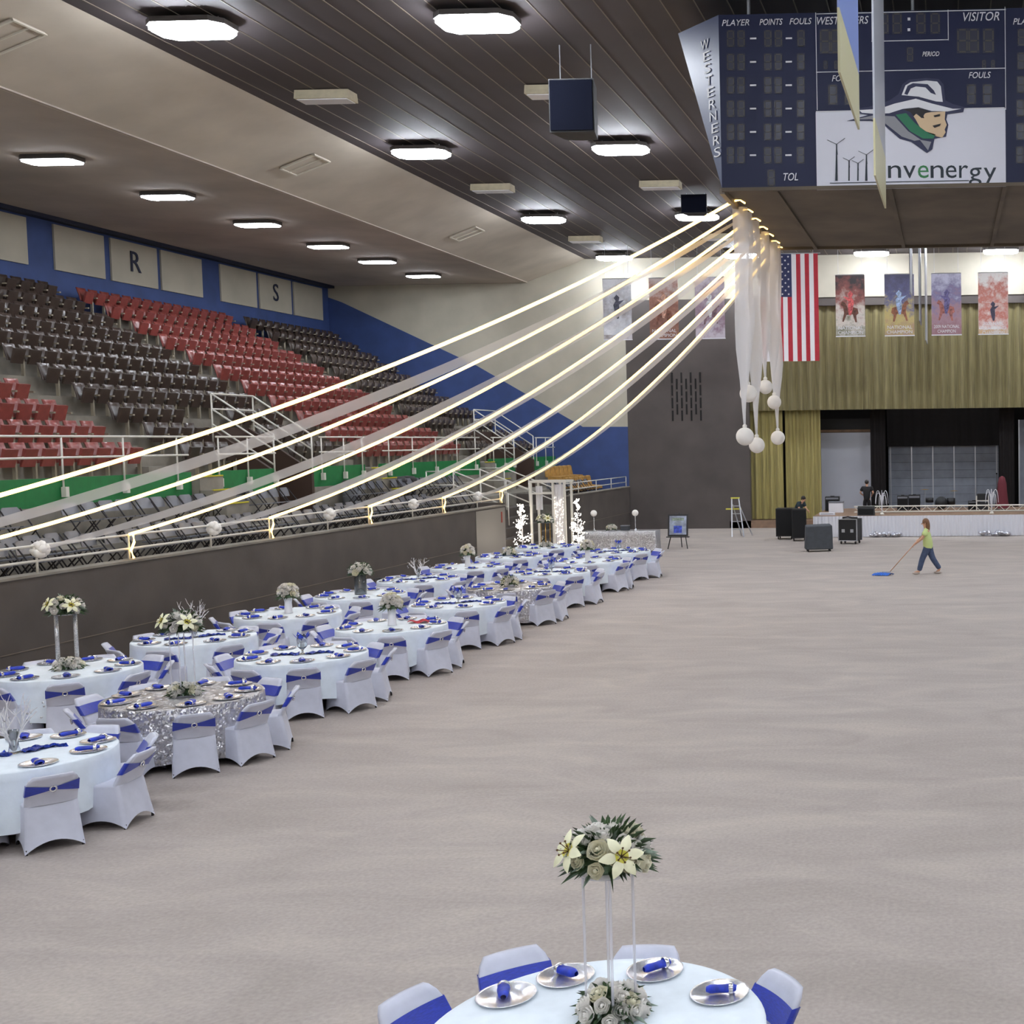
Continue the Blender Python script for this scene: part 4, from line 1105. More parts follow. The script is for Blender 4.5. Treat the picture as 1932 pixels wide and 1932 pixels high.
for ch, wpx, m in (('n', 29, 'letter_dark'), ('v', 28, 'letter_dark'), ('e', 24, 'letter_green'), ('n', 29, 'letter_dark'), ('e', 24, 'letter_dark'), ('r', 20, 'letter_dark'), ('g', 28, 'letter_dark'), ('y', 28, 'letter_dark')):
    desc = ch in 'gy'
    o = face_text(ch, xx + wpx / 2, 320 + (4 if desc else 0), 38, wpx * 0.86, m, 0, wp); xx += wpx
b = MB(); b.box((bx(1662, 320), FY - 0.02, bz(1662, 320)), (0.05, 0.006, 0.36)); on_panel(b, 'letter_mast', 'letter_dark')
# emblem: a cowboy head in profile, as stacked flat shapes
def shape(pts, m, lay, nm):
    poly = [(bx(x, y), bz(x, y)) for (x, y) in pts]
    on_panel(MB().prism(poly, 1, FY - 0.018 - 0.006 * lay - 0.006, FY - 0.018 - 0.006 * lay), nm, m)
shape([(1612, 206), (1640, 202), (1680, 190), (1697, 178), (1704, 160), (1716, 151), (1750, 148), (1773, 150), (1782, 160), (1786, 190), (1800, 197), (1822, 203), (1820, 212), (1790, 216), (1788, 226), (1792, 236), (1788, 258), (1766, 262), (1762, 282), (1752, 289), (1722, 268), (1700, 262), (1670, 236), (1645, 228), (1600, 228), (1640, 217), (1614, 213)], 'logo_navy', 0, 'emblem_outline')
shape([(1622, 208), (1660, 206), (1690, 196), (1730, 187), (1760, 196), (1800, 206), (1816, 206), (1790, 211), (1760, 210), (1735, 203), (1705, 206), (1680, 214), (1650, 215), (1628, 213)], 'logo_white', 1, 'hat_brim')
shape([(1703, 180), (1710, 162), (1720, 156), (1750, 153), (1770, 155), (1777, 164), (1781, 193), (1768, 192), (1735, 183)], 'logo_white', 1, 'hat_crown')
shape([(1708, 178), (1714, 163), (1724, 158), (1752, 160), (1764, 172), (1768, 180), (1758, 176), (1748, 166), (1730, 164), (1720, 168), (1714, 180)], 'logo_navy', 2, 'hat_crease')
shape([(1706, 207), (1735, 204), (1758, 211), (1744, 216), (1746, 224), (1740, 222), (1732, 214), (1726, 220), (1720, 212)], 'logo_black', 2, 'hair')
shape([(1722, 214), (1732, 216), (1742, 224), (1748, 214), (1760, 212), (1786, 211), (1785, 226), (1789, 236), (1785, 245), (1787, 250), (1781, 260), (1770, 258), (1752, 250), (1738, 240), (1730, 226)], 'logo_skin', 1, 'face')
shape([(1764, 219), (1776, 216), (1776, 220), (1766, 222)], 'logo_black', 3, 'brow')
shape([(1762, 238), (1778, 234), (1776, 238), (1766, 242)], 'logo_black', 3, 'mouth')
shape([(1692, 217), (1712, 214), (1728, 232), (1748, 248), (1768, 254), (1764, 262), (1744, 262), (1720, 248)], 'logo_green', 1, 'scarf')
shape([(1612, 226), (1650, 218), (1690, 220), (1716, 248), (1740, 264), (1728, 266), (1704, 258), (1672, 233), (1645, 225)], 'logo_grey', 1, 'scarf_tail')
shape([(1738, 264), (1760, 268), (1754, 284)], 'logo_grey', 1, 'scarf_point')
# corner panel lettering, top to bottom
A = Vector((BX0, BY0, ZB)) - O; B_ = Vector((BX0, BY0, ZT)) - O; Cc = Vector((BX0 - CH, BY0 + CH, ZT)) - O
n_ = (B_ - A).cross(Cc - A).normalized()
if n_.y > 0: n_ = -n_
for i, ch in enumerate('WESTERNERS'):
    f = 0.86 - 0.072 * i
    ctr = A + (B_ - A) * f * 0.5 + (Cc - A) * f * 0.5 + n_ * 0.012
    ctr = A * (1 - f) + (B_ * 0.62 + Cc * 0.38) * f + n_ * 0.012
    me = text_mesh(ch, 0.235, 'letter_white', 0.004, width=0.2 if i != 0 else 0.24)
    o = obj('lettering', me, t, ctr)
    xa = (B_ - Cc).normalized(); xa = (xa - n_ * xa.dot(n_)).normalized(); ya = n_.cross(xa)
    if ya.z < 0: ya = -ya; 
    R3 = Matrix((xa, ya, xa.cross(ya))).transposed(); o.rotation_euler = R3.to_euler()

# ================================================================== LIGHT ROPES AND TULLE
def sagline(a, b, sag, n=24):
    a, b = Vector(a), Vector(b)
    return [a + (b - a) * (k / n) - Vector((0, 0, sag * 4 * (k / n) * (1 - k / n))) for k in range(n + 1)]
ATT = [22.4, 23.3, 24.25, 25.2, 26.05, 27.0, 27.85]
RY = [12.05, 16.45, 20.87, 25.3, 29.73, 34.15, 38.6]
RLAB = ['rising from the rail at the open end before the crystal-column table', 'rising from the rail above the crystal-column table', 'rising from the rail above the first twig centrepiece by the wall', 'rising from the rail above the glass-cylinder flowers', 'rising from the rail above the bare twig tree', 'rising from the rail just before the added sheen panel', 'tied to the last rail post at the added sheen panel']
for i in range(7):
    a = (XW - 0.1, RY[i], 2.37); e = (BX0 + 0.02, ATT[i], 8.24)
    t = thing('light_rope', 'glowing warm light rope ' + RLAB[i], 'rope light', a)
    pts = [p - Vector(a) for p in sagline(a, e, 0.72 - 0.03 * i if i < 4 else 0.62 + 0.02 * i)]
    MB().tube(pts, 0.03, 6).build('rope', 'rope_light', t, True)
    MB().tube([(0.05, 0.03, 0.0), (0.05, 0.05, -0.14), (0.04, -0.03, -0.28), (0.05, 0.02, -0.42)], 0.022, 6).build('post_wrap', 'rope_light', t, True)
    MB().tube([pts[-1], pts[-1] + Vector((0.12, 0.03, 0.03)), pts[-1] + Vector((0.16, 0.3, 0.02))], 0.018, 5).build('tail', 'rope_light', t, True)
BALLY = [9.85, 14.25, 18.74, 23.3, 27.76, 32.2, 36.7]
TUL_AT = [22.7, 23.7, 24.6, 25.5, 26.4, 27.3, 27.8]
def ribbon(pts, wd, nrm=Vector((0, 0, 1)), wob=0.0):
    b = MB(); vs = []
    for k, p in enumerate(pts):
        f = k / (len(pts) - 1); ww = wd(f) if callable(wd) else wd
        for s in (-1, -0.33, 0.33, 1): vs.append(p + nrm * ww * s * 0.5 + Vector((0.02 * math.sin(9 * s + k), 0.03 * math.sin(5 * s + k * 0.7), 0)) * (1 if wob else 0))
    b.add(vs, [(k * 4 + j, k * 4 + j + 1, (k + 1) * 4 + j + 1, (k + 1) * 4 + j) for k in range(len(pts) - 1) for j in range(3)])
    return b
def pouf():
    b = MB(); rnd = random.Random(4)
    for k in range(26):
        a, e = rnd.uniform(0, 6.28), rnd.uniform(-1.4, 1.4); d = Vector((math.cos(a) * math.cos(e), math.sin(a) * math.cos(e), math.sin(e)))
        b.sphere(d * 0.075, 0.075, 6, 4)
    return b.mesh('pouf', 'lantern', True)
POUF = pouf()
BLAB = ['at the open end of the rail', 'before the crystal-column table', 'behind the crystal-column table', 'behind the first wall-side twig centrepiece', 'behind the glass-cylinder flowers', 'behind the bare twig tree', 'beside the added sheen panel']
for i in range(1, 7):
    a = (XW - 0.1, BALLY[i], 2.3); e = (BX0 + 0.03, TUL_AT[i], 8.2)
    t = thing('tulle_swag', 'sheer tulle swag with a pouf on the railing ' + BLAB[i], 'tulle', a)
    ribbon([p - Vector(a) for p in sagline(a, e, 0.6 + 0.06 * i)], lambda f: 0.04 + 0.13 * math.sin(PI * min(1, f * 1.02)) ** 0.5, wob=0).build('tulle', 'tulle', t, True)
    obj('pouf', POUF, t, (0.02, 0, 0.0))
# paper lanterns on ribbons
for (y, z, rr, lab) in ((22.8, 3.96, 0.17, 'white paper ball hanging lowest on the ribbon nearest the scoreboard front'), (24.2, 3.79, 0.16, 'white paper ball hanging lowest of all from the scoreboard edge'), (27.2, 3.94, 0.16, 'white paper ball hanging low directly below another ball'), (23.3, 4.78, 0.17, 'white paper ball half hidden between two long ribbons'), (25.5, 5.0, 0.15, 'white paper ball hanging highest beside the flag'), (26.75, 4.72, 0.155, 'white paper ball hanging just above another ball')):
    x = -3.82
    t = thing('paper_lantern', lab, 'lantern', (x, y, z), 0, 'paper balls below the scoreboard')
    MB().sphere((0, 0, 0), rr, 20, 14).build('ball', 'lantern', t, True)
    L_ = ZB - z - 0.05
    ribbon([Vector((0.01 * math.sin(k), 0.01 * math.cos(2 * k), rr * 0.95 + (L_ - rr) * k / 14)) for k in range(15)], lambda f: 0.03 + 0.24 * min(1, f * 3) ** 1.3, nrm=Vector((1, 0.25, 0)).normalized(), wob=1).build('ribbon', 'ribbon', t, True)
    MB().sphere((0, 0, rr + 0.02), 0.045, 8, 5).build('bow', 'lantern', t, True)

# ================================================================== FLAG AND HANGING BANNERS
FLX0, FLX1, FLZ1, FLZ0, FLYY = -7.6, -5.25, 11.46, 7.12, 50.0
t = thing('flag', 'large stars and stripes flag hanging vertically before the gold valance', 'flag', (FLX0, FLYY, FLZ0))
FW, FH = FLX1 - FLX0, FLZ1 - FLZ0
def wavey(x, z): return 0.05 * math.sin(x * 5.2) + 0.02 * math.sin(x * 11 + z)
def strip(x0, x1, z0, z1, nm, m, off=0.0):
    b = MB(); b.grid(lambda u, v: (x0 + u * (x1 - x0), wavey(x0 + u * (x1 - x0), z0 + v * (z1 - z0)) - off, z0 + v * (z1 - z0)), 4, 12); return b.build(nm, m, t, True)
sw = FW / 13
for k in range(13):
    inu = k < 7
    strip(k * sw, (k + 1) * sw, 0, FH * 0.6 if inu else FH, 'stripe', 'flag_red' if k % 2 == 0 else 'flag_white')
cn = strip(0, sw * 7, FH * 0.6, FH, 'canton', 'flag_blue')
def star(r):
    b = MB(); pts = []
    for k in range(10): q = r if k % 2 == 0 else r * 0.42; pts.append((q * math.sin(PI * k / 5), q * math.cos(PI * k / 5)))
    return b.prism(pts, 1, -0.004, 0.004).mesh('star', 'flag_white')
ST = star(0.05)
for j in range(11):
    for k in range(5 if j % 2 == 0 else 4):
        x = sw * 7 * ((k + 0.5 + (0 if j % 2 == 0 else 0.5)) / 5); z = FH * 0.6 + FH * 0.4 * (j + 0.75) / 11.5
        obj('star', ST, cn, (x, wavey(x, z) - 0.012, z))
MB().tube([(-0.1, 0, FH + 0.02), (FW + 0.1, 0, FH + 0.02)], 0.02, 6).build('pole', 'aluminium', t, True)
for x in (0.2, FW - 0.2): MB().tube([(x, 0, FH), (x, 0, CEIL - FLZ0)], 0.008, 5).build('cord', 'aluminium', t)
# ground, low, middle, high tones of each printed photo
BCOL = [((206, 200, 204), (150, 140, 140), (200, 200, 206), (238, 238, 242)), ((150, 104, 84), (120, 74, 60), (168, 116, 96), (206, 190, 186)), ((196, 186, 196), (140, 112, 128), (170, 150, 164), (216, 206, 214)),
        ((120, 120, 96), (216, 206, 196), (150, 84, 76), (60, 50, 54)), ((170, 140, 112), (196, 176, 110), (92, 92, 134), (74, 70, 100)), ((150, 108, 116), (166, 130, 140), (128, 120, 156), (196, 194, 214)), ((206, 170, 130), (222, 212, 206), (196, 112, 96), (236, 230, 226))]
HORSE = [((90, 60, 46), (70, 70, 84)), ((112, 66, 50), (196, 150, 130)), ((110, 84, 92), (216, 210, 216)), ((96, 58, 44), (196, 90, 90)), ((132, 82, 58), (150, 168, 200)), ((150, 92, 84), (96, 88, 130)), ((128, 78, 60), (60, 56, 76))]
BX = [(-14.2, -13.02), (-12.28, -11.08), (-10.38, -9.16), (-4.58, -3.38), (-2.57, -1.36), (-0.65, 0.57), (1.26, 2.48)]
BTX = [None, 'NATIONAL\nCHAMPION', None, "NATIONAL\nCHAMPION", 'NATIONAL\nCHAMPION', '2009 NATIONAL\nCHAMPION', '2000 NATL\nALLAROUND\nCHAMPION']
BLB = ['poster banner with a dark and pale photo, beside the beige wall', 'rusty brown photo poster banner behind the light ropes', 'mauve photo poster banner beside the white ribbons', 'red and brown photo poster banner next to the flag', 'blue and gold photo poster banner, second after the flag', 'violet photo poster banner lettered 2009 between two others', 'poster banner with two stacked photos lettered 2000']
for i, (x0, x1) in enumerate(BX):
    banner_material('poster_%d' % i, BCOL[i], 2.6, i + 1)
    banner_material('poster_low_%d' % i, BCOL[i][::-1], 1.8, i + 9)
    t = thing('poster_banner', BLB[i], 'banner', ((x0 + x1) / 2, 50.3, 8.1), 0, 'poster banners before the stage wall')
    w_ = x1 - x0; h_ = 2.52
    MB().box((0, 0, h_ / 2), (w_, 0.02, h_)).build('sheet', 'poster_%d' % i, t)
    if i in (0, 6): MB().box((0, -0.014, h_ * 0.3), (w_ * 0.98, 0.008, h_ * 0.42)).build('lower_print', 'poster_low_%d' % i, t)
    MB().box((0, 0, 0.02), (w_ + 0.02, 0.04, 0.04)).build('hem_bar', 'vase_white', t)
    MB().tube([(-w_ / 2, 0, h_), (w_ / 2, 0, h_)], 0.02, 6).build('top_rod', 'aluminium', t)
    for s in (-0.4, 0.4): MB().tube([(s * w_, 0, h_), (s * w_, 0, CEIL - 8.1)], 0.007, 4).build('cord', 'aluminium', t)
    mat('horse_%d' % i, HORSE[i][0], 0.6, var=0.3, scale=9); mat('rider_%d' % i, HORSE[i][1], 0.6, var=0.3, scale=12)
    s_ = 0.8 if i == 6 else 1.0; z_ = 0.95 if i != 6 else 0.62; fl = -1 if i % 2 else 1
    hp_ = [(-0.34, 0.0), (-0.3, 0.2), (-0.1, 0.26), (0.1, 0.22), (0.2, 0.42), (0.32, 0.5), (0.4, 0.36), (0.3, 0.3), (0.26, 0.02), (0.34, -0.32), (0.28, -0.34), (0.16, -0.06), (-0.1, -0.04), (-0.2, -0.36), (-0.27, -0.36), (-0.24, -0.08)]
    MB().prism([(fl * x * s_, z * s_ + z_) for x, z in hp_][::fl], 1, -0.016, -0.011).build('printed_horse', 'horse_%d' % i, t)
    rp_ = [(-0.1, 0.16), (-0.16, 0.5), (-0.06, 0.66), (-0.14, 0.78), (-0.02, 0.92), (0.1, 0.8), (0.06, 0.64), (0.3, 0.7), (0.08, 0.5), (0.1, 0.2), (0.06, -0.06), (-0.02, -0.08)]
    MB().prism([(fl * x * s_, z * s_ + z_) for x, z in rp_][::fl], 1, -0.02, -0.016).build('printed_rider', 'rider_%d' % i, t)
    if BTX[i]:
        o = obj('lettering', text_mesh(BTX[i], 0.19, 'letter_white', 0.004, width=w_ * 0.86), t, (0, -0.022, 0.26)); o.rotation_euler = (PI / 2, 0, 0)
def edge_banner(x, y0, y1, z0, z1, lab, c0, c1, tilt):
    t = thing('hanging_banner', lab, 'banner', (x, y0, z0))
    L_ = y1 - y0
    b = MB(); k = tilt
    for (za, zb, m) in ((0.0, 0.17, c1), (0.17, 0.8, c0), (0.8, 1.0, c1)):
        MB().hexa([(-0.012, 0, za * (z1 - z0)), (0.012, 0, za * (z1 - z0)), (0.012 + k, L_, za * (z1 - z0)), (-0.012 + k, L_, za * (z1 - z0))], [(-0.012, 0, zb * (z1 - z0)), (0.012, 0, zb * (z1 - z0)), (0.012 + k, L_, zb * (z1 - z0)), (-0.012 + k, L_, zb * (z1 - z0))]).build('panel', m, t)
    for y in (0.1, L_ - 0.1): MB().tube([(k * y / L_, y, z1 - z0), (k * y / L_, y, CEIL - z0)], 0.008, 4).build('cord', 'aluminium', t)
mat('banner_blue', (120, 140, 200), 0.35); mat('banner_gold', (196, 190, 150), 0.35); mat('banner_silver', (170, 172, 180), 0.3)
edge_banner(-1.075, 12.6, 14.9, 7.6, 11.4, 'blue and gold pennant hanging edge-on before the scoreboard', 'banner_blue', 'banner_gold', 0.03)
edge_banner(-0.9, 15.6, 17.8, 7.2, 11.4, 'narrow silver pennant hanging edge-on before the sponsor panel', 'banner_silver', 'banner_gold', 0.02)
for i, (x, y, z0) in enumerate(((-1.0, 33.0, 7.85), (-0.78, 34.0, 7.15), (-0.62, 34.5, 6.65))):
    edge_banner(x, y, y + 1.5, z0, 10.9, ['silver pennant seen edge-on beyond the scoreboard, shortest of three', 'silver pennant seen edge-on beyond the scoreboard, middle of three', 'silver pennant seen edge-on beyond the scoreboard, longest of three'][i], 'banner_silver', 'banner_silver', 0.02)

# ================================================================== LIT ARCH, TREES, HEAD TABLE
t = thing('lit_arch', 'white frame arch hung with sheer panels and tiny lights in the wall gap', 'arch', (-13.48, 40.5, 0))
for x in (-0.57, 0.18, 0.57):
    for y in (0, 0.75):
        MB().box((x, y, 1.28), (0.07, 0.07, 2.56)).build('post', 'white_paint', t)
for y in (0, 0.75):
    MB().box((0, y, 2.6), (1.28, 0.08, 0.08)).build('beam', 'white_paint', t)
    MB().box((-0.2, y, 2.2), (0.76, 0.05, 0.05)).build('crossbar', 'white_paint', t)
for x in (-0.57, 0.18, 0.57): MB().box((x, 0.375, 2.6), (0.08, 0.75, 0.08)).build('beam', 'white_paint', t)
def sheer(x0, x1, z0, z1, nm):
    b = MB(); b.grid(lambda u, v: (x0 + u * (x1 - x0), 0.05 + 0.03 * math.sin(u * 26), z0 + v * (z1 - z0)), 24, 4); return b.build(nm, 'ribbon', t, True)
sheer(0.2, 0.55, 0.05, 2.5, 'sheer_panel'); sheer(-0.42, -0.2, 1.65, 2.45, 'sheer_panel')
def bulbs(n, fn, r, seed):
    b = MB(); rnd = random.Random(seed)
    for _ in range(n):
        p = fn(rnd); b.add([p + Vector(d) * r for d in ((1, 0, 0), (-1, 0, 0), (0, 1, 0), (0, -1, 0), (0, 0, 1), (0, 0, -1))], [(0, 2, 4), (2, 1, 4), (1, 3, 4), (3, 0, 4), (2, 0, 5), (1, 2, 5), (3, 1, 5), (0, 3, 5)])
    return b
o = bulbs(140, lambda r: Vector((r.uniform(0.2, 0.55), r.uniform(-0.02, 0.02), r.uniform(0.1, 2.1))), 0.011, 1).build('light_string', 'bulb', t); o['kind'] = 'stuff'
def lit_tree(x, y, h, wd, seed, label):
    t = thing('lit_tree', label, 'tree', (x, y, 0)); rnd = random.Random(seed)
    MB().lathe([(0, 0), (0.16, 0), (0.16, 0.03), (0, 0.04)], 14).build('base', 'white_paint', t, True)
    MB().tube([(0, 0, 0), (0.01, 0.01, h * 0.5), (0, 0, h * 0.92)], 0.03, 7, r1=0.01).build('trunk', 'branch_white', t, True)
    b = MB(); tips = []
    for k in range(46):
        z = h * rnd.uniform(0.12, 0.95); a = rnd.uniform(0, 6.28); l = wd * (0.55 + 0.6 * math.sin(PI * min(1, z / h * 0.92 + 0.1))) * rnd.uniform(0.5, 1.0) * (1.15 - 0.75 * z / h)
        e = Vector((l * math.cos(a), l * math.sin(a), z + l * 0.45)); b.tube([(0, 0, z), (e.x * 0.5, e.y * 0.5, z + l * 0.15), e], 0.008, 4, r1=0.003); tips.append((Vector((0, 0, z)), e))
    b.build('branches', 'branch_white', t)
    def fn(r):
        p, e = r.choice(tips); return p.lerp(e, r.uniform(0.25, 1.0)) + Vector((r.uniform(-0.04, 0.04), r.uniform(-0.04, 0.04), r.uniform(-0.05, 0.05)))
    o = bulbs(300, fn, 0.017, seed + 5).build('light_string', 'bulb', t); o['kind'] = 'stuff'
lit_tree(-14.25, 40.1, 1.95, 0.36, 3, 'white artificial tree covered in bright bulbs beside the added sheen panel')
lit_tree(-12.5, 40.5, 2.05, 0.34, 8, 'white artificial tree covered in bright bulbs beside the head table')

HX0, HX1, HY = -12.95, -10.33, 42.34
t = thing('head_table', 'long folding head table under a silver sequin cloth', 'table', ((HX0 + HX1) / 2, HY + 0.38, 0))
MB().box((0, 0, TH - 0.02), (HX1 - HX0 - 0.04, 0.72, 0.03)).build('tabletop', 'stage_wood', t)
for x in (-1.0, 1.0):
    for y in (-0.26, 0.26): MB().tube([(x, y, 0), (x, y, TH - 0.035)], 0.018, 6).build('leg', 'chair_dark', t)
b = MB(); hw, hd = (HX1 - HX0) / 2, 0.38; loop = []
for k in range(40): loop.append((-hw + 2 * hw * k / 40, -hd))
for k in range(12): loop.append((hw, -hd + 2 * hd * k / 12))
for k in range(40): loop.append((hw - 2 * hw * k / 40, hd))
for k in range(12): loop.append((-hw, hd - 2 * hd * k / 12))
n_ = len(loop); vs = []
for j in range(5):
    for k, (x, y) in enumerate(loop):
        s = 1 + (0.01 * j) * (1 + 0.8 * math.sin(k * 1.3)); vs.append((x * (1 + 0.006 * j * (1 + math.sin(k * 1.3))), y * s, TH + 0.004 - 0.175 * j))
b.add(vs, [(j * n_ + k, j * n_ + (k + 1) % n_, (j + 1) * n_ + (k + 1) % n_, (j + 1) * n_ + k) for j in range(4) for k in range(n_)] + [tuple(range(n_))])
tag(b.build('tablecloth', 'silver_sequins', None, True, loc=((HX0 + HX1) / 2, HY + 0.38, 0)), 'silver sequin cloth falling around the long head table', 'tablecloth')
for x, lab in ((-12.6, 'white ball on a twisted stand at the tree end of the head table'), (-11.12, 'white ball on a twisted stand beside the head table flowers')):
    t = thing('ball_stand', lab, 'ornament', (x, HY + 0.4, TH + 0.006), 0, 'ball stands on the head table')
    MB().lathe([(0, 0), (0.07, 0), (0.06, 0.02), (0.02, 0.06), (0.014, 0.12), (0.022, 0.2), (0.012, 0.28), (0.022, 0.36), (0.014, 0.5), (0, 0.52)], 12).build('stem', 'silver', t, True)
    MB().sphere((0, 0, 0.62), 0.115, 14, 10).build('ball', 'lantern', t, True)
centrepiece('low', (-11.95, HY + 0.3), 'low bowl of cream flowers on the long head table', 77)
t = thing('photo_box', 'dark keepsake box on the head table beside the cream flowers', 'box', (-11.5, HY + 0.45, TH + 0.006))
MB().box((0, 0, 0.08), (0.28, 0.2, 0.16)).build('body', 'speaker_grey', t); MB().box((0, 0, 0.17), (0.3, 0.22, 0.025)).build('lid', 'chair_grey', t)
for (dx, dy, dz) in ((0, 0, 0),):
    centrepiece('cylinder', (-14.9, 43.4), 'flower dome on a glass cylinder beyond the lit arch', 91).location.z = 0.0

# dark bags against the wall
for (y, l) in ((21.6, 'dark gear bag lying by the wall behind the first twig centrepiece'), (28.9, 'dark gear bag lying by the wall behind the bare twig tree')):
    t = thing('gear_bag', l, 'bag', (-13.85, y, 0))
    b = MB(); b.sphere((0, 0, 0.26), 0.4, 12, 8, (0.7, 1.5, 0.65)); b.build('body', 'black_cloth', t, True)
    MB().tube([(0, -0.25, 0.48), (0, -0.12, 0.66), (0, 0.12, 0.66), (0, 0.25, 0.48)], 0.02, 6).build('handle', 'black_box', t, True)
MB().box((XW + 0.012, 38.35, 1.55), (0.012, 0.1, 0.34)).build('warning_tape', 'red_tape', fw, label='strip of red and white tape')

# easel and ladder
t = thing('easel', 'black tripod easel standing alone before the dark stage wall', 'easel', (-9.87, 44.0, 0))
for (x0, y0, x1, y1) in ((-0.36, -0.2, -0.1, 0.1), (0.36, -0.2, 0.1, 0.1), (0.0, 0.5, 0.0, 0.12)):
    MB().tube([(x0, y0, 0), (x1, y1, 1.3)], 0.018, 6).build('leg', 'frame_black', t, True)
MB().box((0, -0.13, 0.43), (0.84, 0.09, 0.03)).build('ledge', 'frame_black', t)
t = thing('framed_picture', 'black framed picture with a blue print leaning on the easel', 'picture', (-9.87, 43.87, 0.455))
Rl = Matrix.Rotation(-0.16, 3, 'X')
MB().box(Rl @ Vector((0, 0, 0.4)), (0.74, 0.03, 0.8), Rl).build('board', 'frame_black', t)
MB().box(Rl @ Vector((0, -0.018, 0.4)), (0.62, 0.012, 0.68), Rl).build('print', 'picture', t)
MB().box(Rl @ Vector((0, -0.026, 0.25)), (0.3, 0.006, 0.26), Rl).build('blue_motif', 'picture_blue', t)
MB().box(Rl @ Vector((0, -0.026, 0.62)), (0.44, 0.006, 0.1), Rl).build('title_band', 'leaf_grey', t)
for x in (-0.18, 0.18):
    pass
t = thing('step_ladder', 'aluminium step ladder with yellow top standing by the gold curtain', 'ladder', (-8.5, 49.35, 0))
for s in (-1, 1):
    MB().bar((-0.08 + s * 0.24, -0.32, 0), (-0.22 + s * 0.14, 0.0, 1.56), 0.05, 0.03).build('side_rail', 'aluminium', t)
    MB().bar((0.18 + s * 0.22, 0.36, 0), (-0.2 + s * 0.13, 0.03, 1.3), 0.045, 0.03).build('rear_leg', 'aluminium', t)
for k in range(4):
    f = 0.2 + 0.2 * k; MB().box((-0.08 - 0.14 * f, -0.32 + 0.32 * f, 1.56 * f), (0.46 - 0.2 * f, 0.1, 0.03)).build('step', 'aluminium', t)
MB().box((-0.22, 0.02, 1.57), (0.34, 0.14, 0.05)).build('top_cap', 'ladder_yellow', t)
MB().box((-0.3, 0.05, 1.12), (0.62, 0.12, 0.05)).build('tray', 'ladder_yellow', t)

# speakers and cases on the floor
def cabinet(x0, x1, y, h, d, lab, rz=0, casters=True, m='black_box'):
    wd = x1 - x0; t = thing('speaker_cabinet', lab, 'speaker', ((x0 + x1) / 2, y, 0), rz)
    z0 = 0.12 if casters else 0
    MB().box((0, d / 2, z0 + (h - z0) / 2), (wd, d, h - z0)).build('cabinet', m, t)
    MB().box((0, -0.01, z0 + (h - z0) / 2), (wd * 0.92, 0.03, (h - z0) * 0.92)).build('grille', 'grille', t)
    for s in (-1, 1): MB().box((s * (wd / 2 + 0.006), d / 2, z0 + (h - z0) * 0.7), (0.014, 0.2, 0.1)).build('handle', 'chair_dark', t)
    if casters:
        for x in (-0.38, 0.38):
            for yy in (0.1, d - 0.1):
                b = MB().tube([(x * wd - 0.02, yy, 0.06), (x * wd + 0.02, yy, 0.06)], 0.06, 10); b.build('caster', 'chair_dark', t, True)
cabinet(-6.82, -6.14, 47.55, 1.22, 0.7, 'tall black speaker cabinet nearest the gold side curtain')
cabinet(-6.05, -5.5, 46.6, 1.24, 0.7, 'tall black speaker cabinet at the corner of the white skirt', 0.15)
t = thing('covered_case', 'dark grey padded case on wheels standing out on the floor', 'case', (-4.58, 42.35, 0), 0.22)
b = MB().hexa([(-0.48, -0.25, 0.08), (0.48, -0.25, 0.08), (0.48, 0.3, 0.08), (-0.48, 0.3, 0.08)], [(-0.46, -0.22, 0.9), (0.46, -0.22, 0.92), (0.44, 0.28, 0.95), (-0.44, 0.28, 0.93)])
o = b.build('cover', 'speaker_grey', t); md = o.modifiers.new('bevel', 'BEVEL'); md.width = 0.04; md.segments = 3
for x in (-0.38, 0.38):
    for y in (-0.16, 0.2): MB().tube([(x - 0.02, y, 0.045), (x + 0.02, y, 0.045)], 0.045, 8).build('caster', 'chair_dark', t, True)
t = thing('flight_case', 'black flight case with silver edges beside the white stage skirt', 'case', (-3.72, 45.4, 0), -0.25)
MB().box((0, 0, 0.53), (0.72, 0.6, 0.8)).build('body', 'black_box', t)
for x in (-0.36, 0.36):
    for y in (-0.3, 0.3): MB().box((x, y, 0.53), (0.035, 0.035, 0.8)).build('edge', 'aluminium', t)
for z in (0.13, 0.93):
    for y in (-0.3, 0.3): MB().box((0, y, z), (0.74, 0.03, 0.03)).build('edge', 'aluminium', t)
for x in (-0.17, 0.17): MB().box((x, -0.306, 0.5), (0.12, 0.014, 0.12)).build('latch', 'aluminium', t)
for x in (-0.28, 0.28):
    for y in (-0.22, 0.22): MB().tube([(x - 0.02, y, 0.06), (x + 0.02, y, 0.06)], 0.06, 8).build('caster', 'chair_dark', t, True)
MB().tube([(-0.3, 0, 0.97), (-0.1, 0.05, 1.0), (0.1, -0.05, 0.98), (0.28, 0.04, 0.97)], 0.03, 6).build('coiled_cable', 'chair_dark', t, True)

